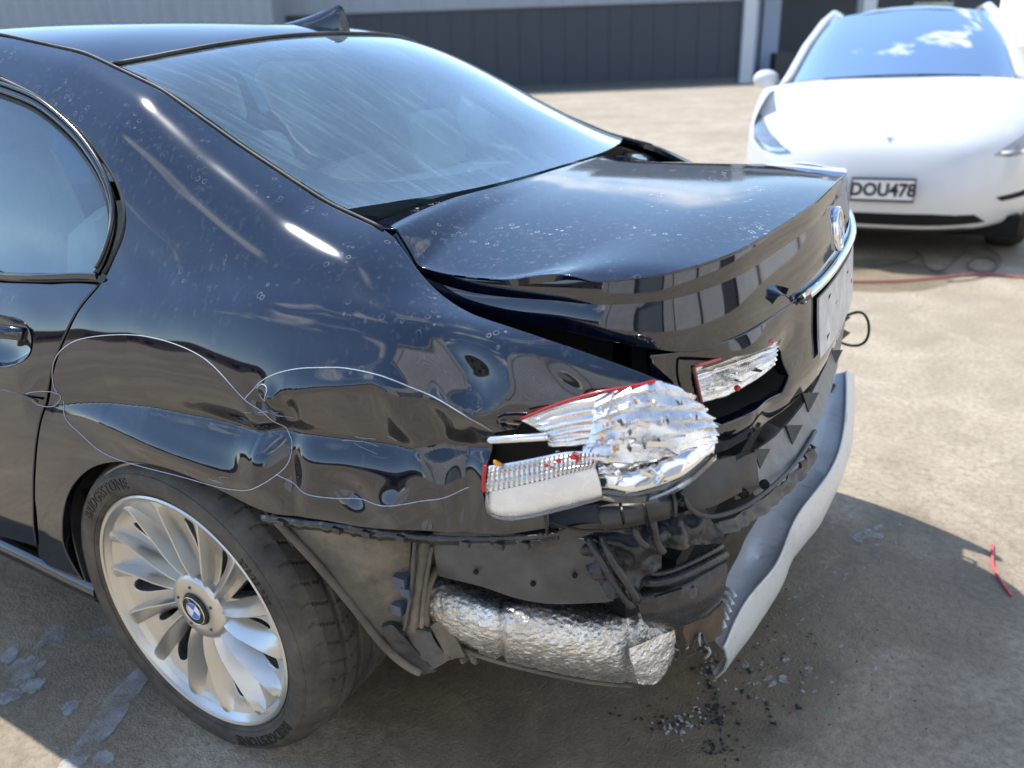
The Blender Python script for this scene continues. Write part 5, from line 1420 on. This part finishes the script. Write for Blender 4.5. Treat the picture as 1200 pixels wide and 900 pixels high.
for s in (-1, 1):
    sd_ = Surf(np.array([[(s*(w_+b_), y, z) for z, b_ in ((.30, -.05), (.45, -.01), (.66, 0), (.85, -.01), (.98, -.05), (1.07, -.10))] for y, w_ in ((.66, .95), (1.0, .965), (1.6, .965), (2.6, .962), (3.6, .96), (4.3, .92), (4.7, .80))]))
    q = sd_.nrm(np.array([.5]), np.array([.5]))[0][0]
    if q*s < 0: sd_.sg = -1.0
    wgrid('body_side', sd_, M_WPAINT, WC, 0, 30, 12)
    gw = Surf(np.array([[(s*(.86-.27*t), 1.42+.66*t+k*(3.9-1.42-.66*t)/3, .965+.10+.50*t) for t in (0, .5, 1)] for k in (0, 1, 2, 3)]))
    wgrid('side_glass', gw, M_GLOSSBLK, WC, 0, 10, 6)
    mo = bmesh.new(); bmesh.ops.create_uvsphere(mo, u_segments=20, v_segments=12, radius=1.0)
    for v in mo.verts: v.co = Vector((v.co.x*.105, v.co.y*.085*(1 if v.co.y < 0 else .5), v.co.z*.075))
    o = bm_obj('wing_mirror', mo, M_WPAINT, WC, True); o.location = (s*1.02, 1.66, 1.13)
    tube('mirror_arm', [(s*.86, 1.70, 1.05), (s*.92, 1.68, 1.075), (s*.99, 1.67, 1.09)], .02, M_GLOSSBLK, WC, 8)
    for yy_ in (.93, 3.82):
        wt = lathe('tyre', [(.001, -.11), (.24, -.12), (.25, -.125), (.30, -.125), (.345, -.105), (.355, -.08), (.355, .08), (.345, .105), (.30, .12), (.001, .1)], M_TYRE, WC, 40)
        wt.rotation_euler = (0, 0, math.pi/2); wt.location = (s*.83, yy_, .355)
        wr = lathe('rim', [(.001, -.128*1), (.20, -.135), (.235, -.128)], M_TRIM, wt, 30)
box_obj('underbody', (-.84, .35, .16), (.84, 4.4, .30), M_VOID, WC)
box_obj('dashboard', (-.66, 1.35, 1.0), (.66, 1.75, 1.1), M_TRIM, WC, .03)
for x in (-.38, .38):
    c2 = cushion('seat', (x, 2.35, .95), (.48, .2, .6), (-.25, 0, 0), M_TRIM); c2.parent = WC
    c2 = cushion('seat_headrest', (x, 2.47, 1.32), (.26, .1, .18), (0, 0, 0), M_TRIM); c2.parent = WC
bm = bmesh.new()
sh_ = Surf(np.array([[(x, 1.60+.36*t, 1.20+.30*t) for x in (.44, .62, .74-.10*t)] for t in (0, .5, 1)]))
wgrid('pale_shade', sh_, simple('pale_shade_cloth', (.55, .60, .58), .8, var=.4, vs_=14), WC, 0, 10, 10)

# ------------------------------------------------------------------ buildings across the yard
GA, GB = at(690, 104, 0, 2), at(862, 97, 0, 2)
ex = (GB-GA)/np.linalg.norm(GB-GA); en = np.array([ex[1], -ex[0], 0.0])      # along the wall, and out towards us
WR = Matrix(((ex[0], en[0]*-1, 0, GA[0]), (ex[1], en[1]*-1, 0, GA[1]), (0, 0, 1, 0), (0, 0, 0, 1)))   # local x along, y into the building
M_WALLD = simple('dark_grey_cladding', (.050, .056, .070), .6, var=.12, vs_=.8)
M_WALLL = simple('pale_grey_cladding', (.30, .325, .36), .6, var=.06, vs_=.6)
M_WALLW = simple('white_render', (.62, .63, .64), .7, var=.04, vs_=.6)
M_DOORB = simple('pale_blue_door', (.42, .50, .66), .6, var=.1)
def building(name, label, loc_m, cat='building'):
    e = empty(name); e.matrix_world = loc_m; tag(e, label, cat); return e
B1 = building('warehouse', 'long low warehouse with a dark grey wall under a pale band', WR)
box_obj('wall', (-17.2, 0, 0), (6.8, 10, 3.40), M_WALLD, B1)
for k in range(24):
    x = -17.1+k*1.0; box_obj('wall_panel', (x+.015, -.03, .02), (x+.985, -.002, 3.36), M_WALLD, B1)
box_obj('parapet', (-17.4, -.15, 3.40), (6.9, 10, 7.2), M_WALLL, B1)
for k in range(24): box_obj('parapet_panel', (-17.35+k*1.01, -.19, 3.45), (-17.35+k*1.01+.99, -.152, 7.1), M_WALLL, B1)
box_obj('footing', (-17.2, -.12, 0), (6.8, -.035, .22), M_PLASTICG, B1)
B2 = building('corrugated_shed', 'pale corrugated shed behind the black sedan roof', WR @ Matrix.Translation((-30, -3.0, 0)))
G = np.array([[(x, .05*math.sin(x*2*math.pi/.50), z) for z in (0, 8)] for x in np.arange(0, 17.0, .0625)])
grid_obj('corrugated_wall', G, M_WALLL, B2, .02, flip=True)
box_obj('shed_core', (0, .12, 0), (16.9, 10, 7.9), M_WALLL, B2)
B3 = building('white_building', 'white building with a column and pale blue doors behind the parked car', WR @ Matrix.Translation((6.9, 0, 0)))
box_obj('column', (0, -.3, 0), (.55, .3, 7), M_WALLW, B3)
box_obj('back_wall', (.55, 3.0, 0), (14, 8, 7), M_WALLD, B3)
box_obj('canopy', (0, -.3, 5.0), (14, 4, 5.6), M_WALLW, B3)
box_obj('door', (.9, 2.88, 0), (1.9, 2.98, 3.6), M_DOORB, B3); box_obj('door', (2.05, 2.88, 0), (2.9, 2.98, 3.6), M_DOORB, B3)
box_obj('door_step', (.6, 1.8, 0), (4, 2.9, .35), M_PLASTICG, B3)
box_obj('wheel_bin', (2.1, 1.0, 0), (2.9, 1.7, 1.2), M_PLASTIC, B3, .05)
box_obj('column', (5.4, -.3, 0), (6.0, .3, 7), M_WALLW, B3)
box_obj('door', (7.2, 2.85, 0), (9.0, 2.98, 3.0), M_DOORB, B3); box_obj('window', (9.5, 2.9, 1.2), (11.5, 2.99, 3.2), M_WGLASS, B3)
box_obj('planter', (9.0, -1.2, 0), (12.5, -.4, .9), simple('sandy_block', (.62, .55, .44), .8, var=.15), B3, .03)

# corrugated hall behind and right of the camera, mirrored in the paint
HALL = building('corrugated_hall', 'grey corrugated hall mirrored in the boot lid', Matrix.Translation((-.6, -8.6, 0)) @ Matrix.Rotation(math.radians(22), 4, 'Z'))
M_HALL = simple('grey_corrugated_sheet', (.72, .72, .71), .5, .0, var=.08, vs_=.7)
def corr(name, x0, x1, z0, z1, mat):
    xs = np.arange(x0, x1+.01, .02)
    G = np.array([[(x, .018*math.copysign(min(1, abs(math.sin(x*math.pi/.11))*1.6), math.sin(x*math.pi/.11)), z) for z in (z0, z1)] for x in xs])
    o = grid_obj(name, G, mat, HALL, .002); return o
corr('wall_sheet', 0, 4.6, 0, 8.4, M_HALL); corr('wall_sheet', 4.6, 8.2, 4.3, 8.4, M_HALL); corr('wall_sheet', 8.2, 11.4, 0, 8.4, M_HALL)
box_obj('roller_door', (4.75, -.25, 0), (8.05, -.15, 4.25), M_WALLL, HALL)
for k in range(16): box_obj('door_slat', (4.76, -.15, .02+k*.262), (8.04, -.125, .25+k*.262), M_WALLL, HALL)
for x in (4.55, 8.05): box_obj('door_jamb', (x, -.2, 0), (x+.22, .10, 4.35), M_PLASTIC, HALL)
box_obj('gutter', (-.1, -.05, 8.38), (11.5, .22, 8.55), M_WALLW, HALL)
box_obj('hall_core', (.05, -9, 0), (11.3, -.3, 8.3), M_WALLD, HALL)
box_obj('downpipe', (.9, .03, 0), (1.02, .14, 8.4), M_WALLW, HALL)

FARB = building('added_shed', 'added long low shed, out of view, masks the bright horizon in the car side', Matrix.Translation((-60, -36, 0)))  # added, never in view: covers the bright horizon in side reflections
M_BRK = simple('brown_brick', (.20, .15, .11), .8, var=.2, vs_=1.5)
box_obj('wall', (0, -8, 0), (52, 0, 5.2), M_BRK, FARB); box_obj('roof', (-.4, -8.4, 5.2), (52.4, .5, 5.6), M_PLASTICG, FARB)
for k in range(10): box_obj('window', (2+k*5, -.02, 1.4), (4.6+k*5, .05, 3.2), M_GLOSSBLK, FARB)
FARC = building('added_depot', 'added low building, out of view, masks the horizon glow for the car front', Matrix.Translation((-62, -30, 0)))  # also added out of view, keeps low bright sky out of the paint
box_obj('wall', (-8, 0, 0), (0, 62, 5.5), M_BRK, FARC); box_obj('roof', (-8.4, -.4, 5.5), (.5, 62.4, 5.9), M_PLASTICG, FARC)
for k in range(12): box_obj('window', (-.02, 2+k*5, 1.4), (.05, 4.6+k*5, 3.2), M_GLOSSBLK, FARC)

WING = building('corrugated_wing', 'tall pale corrugated wing right of the camera, mirrored in the lid lip', Matrix.Translation((10.2, -4.4, 0)) @ Matrix.Rotation(math.radians(86), 4, 'Z'))
_h = HALL; HALL = WING
corr('wall_sheet', 0, 9, 0, 8.4, M_HALL); corr('wall_sheet', 9, 12, 4.3, 8.4, M_HALL); corr('wall_sheet', 12, 26, 0, 8.4, M_HALL)
HALL = _h
box_obj('roller_door', (9.1, -.25, 0), (11.9, -.15, 4.25), M_PLASTICG, WING)
for k in range(5): box_obj('wall_post', (.4+k*5.6, .03, 0), (.62+k*5.6, .2, 8.4), M_PLASTIC, WING)
box_obj('wing_core', (.05, -9, 0), (25.9, -.3, 8.3), M_WALLD, WING); box_obj('gutter', (-.1, -.05, 8.38), (26.1, .22, 8.55), M_WALLW, WING)

# ------------------------------------------------------------------ hoses, wire, suds, shards on the ground
def gp(px, py, z=0.0): return at(px, py, z, 2)
M_HOSE = simple('red_hose', (.40, .12, .11), .5, var=.15); M_CABLE = simple('black_cable', (.08, .08, .08), .5, var=.2)
tag(tube('air_hose', curve([gp(a, b, .012) for a, b in [(940, 331), (1000, 330), (1050, 329), (1100, 325), (1150, 321), (1200, 325), (1260, 330)]], 60), .0075, M_HOSE, None, 8), 'red rubber hose lying across the yard behind the sedan', 'hose')
tag(tube('power_cable', curve([gp(a, b, .01) for a, b in [(950, 318), (1020, 313), (1060, 306), (1076, 300), (1072, 294), (1080, 300), (1085, 312), (1100, 318), (1116, 308), (1130, 296), (1150, 291), (1168, 297), (1172, 310), (1155, 318), (1135, 314), (1140, 304), (1158, 302), (1168, 312), (1150, 325), (1110, 330)]], 160), .0042, M_CABLE, None, 6), 'black cable coiled on the ground in front of the white car', 'cable')
tag(tube('red_wire', curve([gp(a, b, .006) for a, b in [(1163, 638), (1163, 652), (1164, 664), (1170, 676), (1178, 688), (1185, 698)]], 40), .0045, simple('red_wire_skin', (.62, .10, .10), .5, var=.1), None, 6), 'short bent piece of red wire on the shaded concrete', 'wire')

def blob_px(pts, n=48, wob=.18, seed=0):
    rg = np.random.default_rng(seed); P = curve(list(pts)+[pts[0]], n+1)[:-1]; c = P.mean(0); ph = rg.uniform(0, 6.28, 5)
    a = np.linspace(0, 2*math.pi, n, endpoint=False)
    w_ = 1+wob*(.5*np.sin(3*a+ph[0])+.5*np.sin(7*a+ph[1])+.4*np.sin(13*a+ph[2])+.3*np.sin(19*a+ph[3]))
    return c+(P-c)*w_[:, None]
def flat_blobs(name, blobs, mat, z):
    V = []; Fs = []
    for b in blobs:
        O = np.array([gp(x, y, z)[:2] for x, y in b]); 
        t = [tuple(f) for f in [range(len(O))]]
        k = len(V); V += [(x, y, z) for x, y in O]; Fs.append(tuple(range(k, k+len(O))))
    bm = bmesh.new(); vv = [bm.verts.new(v) for v in V]
    for f in Fs: bm.faces.new([vv[i] for i in f])
    bmesh.ops.triangulate(bm, faces=bm.faces)
    for f in bm.faces:
        f.normal_update()
        if f.normal.z < 0: f.normal_flip()
    me = bpy.data.meshes.new(name); bm.to_mesh(me); bm.free(); me.materials.append(mat)
    return link(bpy.data.objects.new(name, me))
sb = [blob_px([(168, 775), (150, 792), (128, 815), (112, 840), (92, 868), (70, 895), (62, 915), (88, 912), (105, 885), (128, 862), (146, 838), (160, 815), (172, 795)], 70, .06, 1),
      blob_px([(40, 760), (60, 735), (78, 738), (66, 752)], 40, .2, 2), blob_px([(6, 788), (28, 770), (50, 775), (36, 795), (12, 800)], 40, .2, 3), blob_px([(100, 745), (128, 730), (134, 736), (112, 750)], 30, .2, 4),
      blob_px([(20, 806), (38, 795), (52, 798), (40, 812)], 30, .2, 5), blob_px([(108, 888), (118, 880), (132, 882), (130, 893), (114, 898)], 30, .12, 6), blob_px([(290, 880), (300, 876), (316, 880), (308, 890), (296, 889)], 30, .15, 7),
      blob_px([(0, 770), (14, 758), (22, 764), (8, 778)], 30, .2, 8), blob_px([(70, 830), (85, 820), (92, 826), (80, 838)], 30, .2, 9), blob_px([(170, 748), (200, 738), (204, 744), (176, 754)], 30, .2, 10),
      blob_px([(0, 812), (20, 806), (24, 816), (2, 826)], 30, .2, 14)]
tag(flat_blobs('soap_suds', sb, M_SUDS, .004), 'pale dried soap suds streaked over the concrete beside the wheel', 'suds', kind='stuff')
rg = random.Random(4); spots = []
for cx, cy, sx_, sy_, n_, s0, s1 in ((1015, 626, 16, 5, 8, 2, 5), (995, 660, 30, 30, 26, .8, 2), (905, 800, 36, 20, 12, 1.5, 4), (950, 780, 40, 26, 12, 1.0, 2.5), (930, 720, 22, 22, 12, 1.0, 2.5)):
    for k in range(n_):
        x, y = rg.gauss(cx, sx_), rg.gauss(cy, sy_); s = rg.uniform(s0, s1); an = rg.uniform(-.6, .3)
        spots.append(blob_px([(x+s*1.5*math.cos(t)*math.cos(an)-s*.7*math.sin(t)*math.sin(an), y+s*1.5*math.cos(t)*math.sin(an)+s*.7*math.sin(t)*math.cos(an)) for t in np.linspace(0, 6.28, 9)[:-1]], 18, .12, k+40))
tag(flat_blobs('suds_spots', spots, M_SUDS, .0045), 'scattered pale suds spots on the shaded concrete behind the tail', 'suds', kind='stuff')
def shard_mesh(seed, mat):
    rg = random.Random(seed); n_ = rg.randint(4, 7); an = sorted(rg.uniform(0, 6.28) for _ in range(n_))
    b = [(math.cos(a)*rg.uniform(.5, 1), math.sin(a)*rg.uniform(.4, .8), 0) for a in an]; t = [(x*.8+rg.uniform(-.1, .1), y*.8, rg.uniform(.25, .8)) for x, y, z in b]
    me = bpy.data.meshes.new('plastic_shard'); me.from_pydata(b+t, [], [tuple(range(n_))[::-1], tuple(range(n_, 2*n_))]+[(i, (i+1) % n_, n_+(i+1) % n_, n_+i) for i in range(n_)]); me.update(); me.materials.append(mat); return me
dm = [shard_mesh(k, M_DEBRIS) for k in range(9)]; lm = [shard_mesh(k+30, M_DEBRISL) for k in range(6)]
def scatter(meshes, boxes, label, group):
    rg = random.Random(len(label))
    for cx, cy, sx_, sy_, n_, s0, s1 in boxes:
        for k in range(n_):
            p = gp(rg.gauss(cx, sx_), rg.gauss(cy, sy_)); s = rg.uniform(s0, s1)
            o = bpy.data.objects.new('plastic_shard', rg.choice(meshes)); link(o); o.location = (p[0], p[1], .001); o.scale = (s, s, s*rg.uniform(.5, 1)); o.rotation_euler = (0, 0, rg.uniform(0, 6.28))
            tag(o, label, 'shard', group)
scatter(dm, ((832, 800, 5, 22, 34, .003, .009), (838, 850, 9, 18, 40, .003, .008), (845, 880, 12, 10, 18, .003, .007), (800, 850, 14, 6, 16, .003, .008), (905, 770, 35, 40, 34, .002, .006), (860, 810, 45, 40, 26, .005, .011), (760, 845, 30, 14, 14, .004, .009), (1010, 760, 70, 50, 26, .002, .0045), (985, 800, 60, 50, 18, .002, .005)), 'small dark plastic shard on the concrete under the torn tail', 'dark shards under the tail')
scatter(lm, ((790, 848, 14, 8, 26, .003, .008), (815, 835, 8, 12, 12, .003, .006), (900, 800, 28, 16, 12, .003, .007), (890, 735, 22, 20, 14, .002, .005), (830, 790, 8, 20, 16, .003, .007)), 'small pale plastic shard on the concrete under the torn tail', 'pale shards under the tail')

rm = [shard_mesh(k+60, M_RED) for k in range(3)]
scatter(rm, ((850, 800, 40, 40, 6, .003, .006), (930, 840, 40, 30, 3, .003, .005)), 'tiny red lens shard on the concrete near the torn tail', 'red lens shards near the tail')
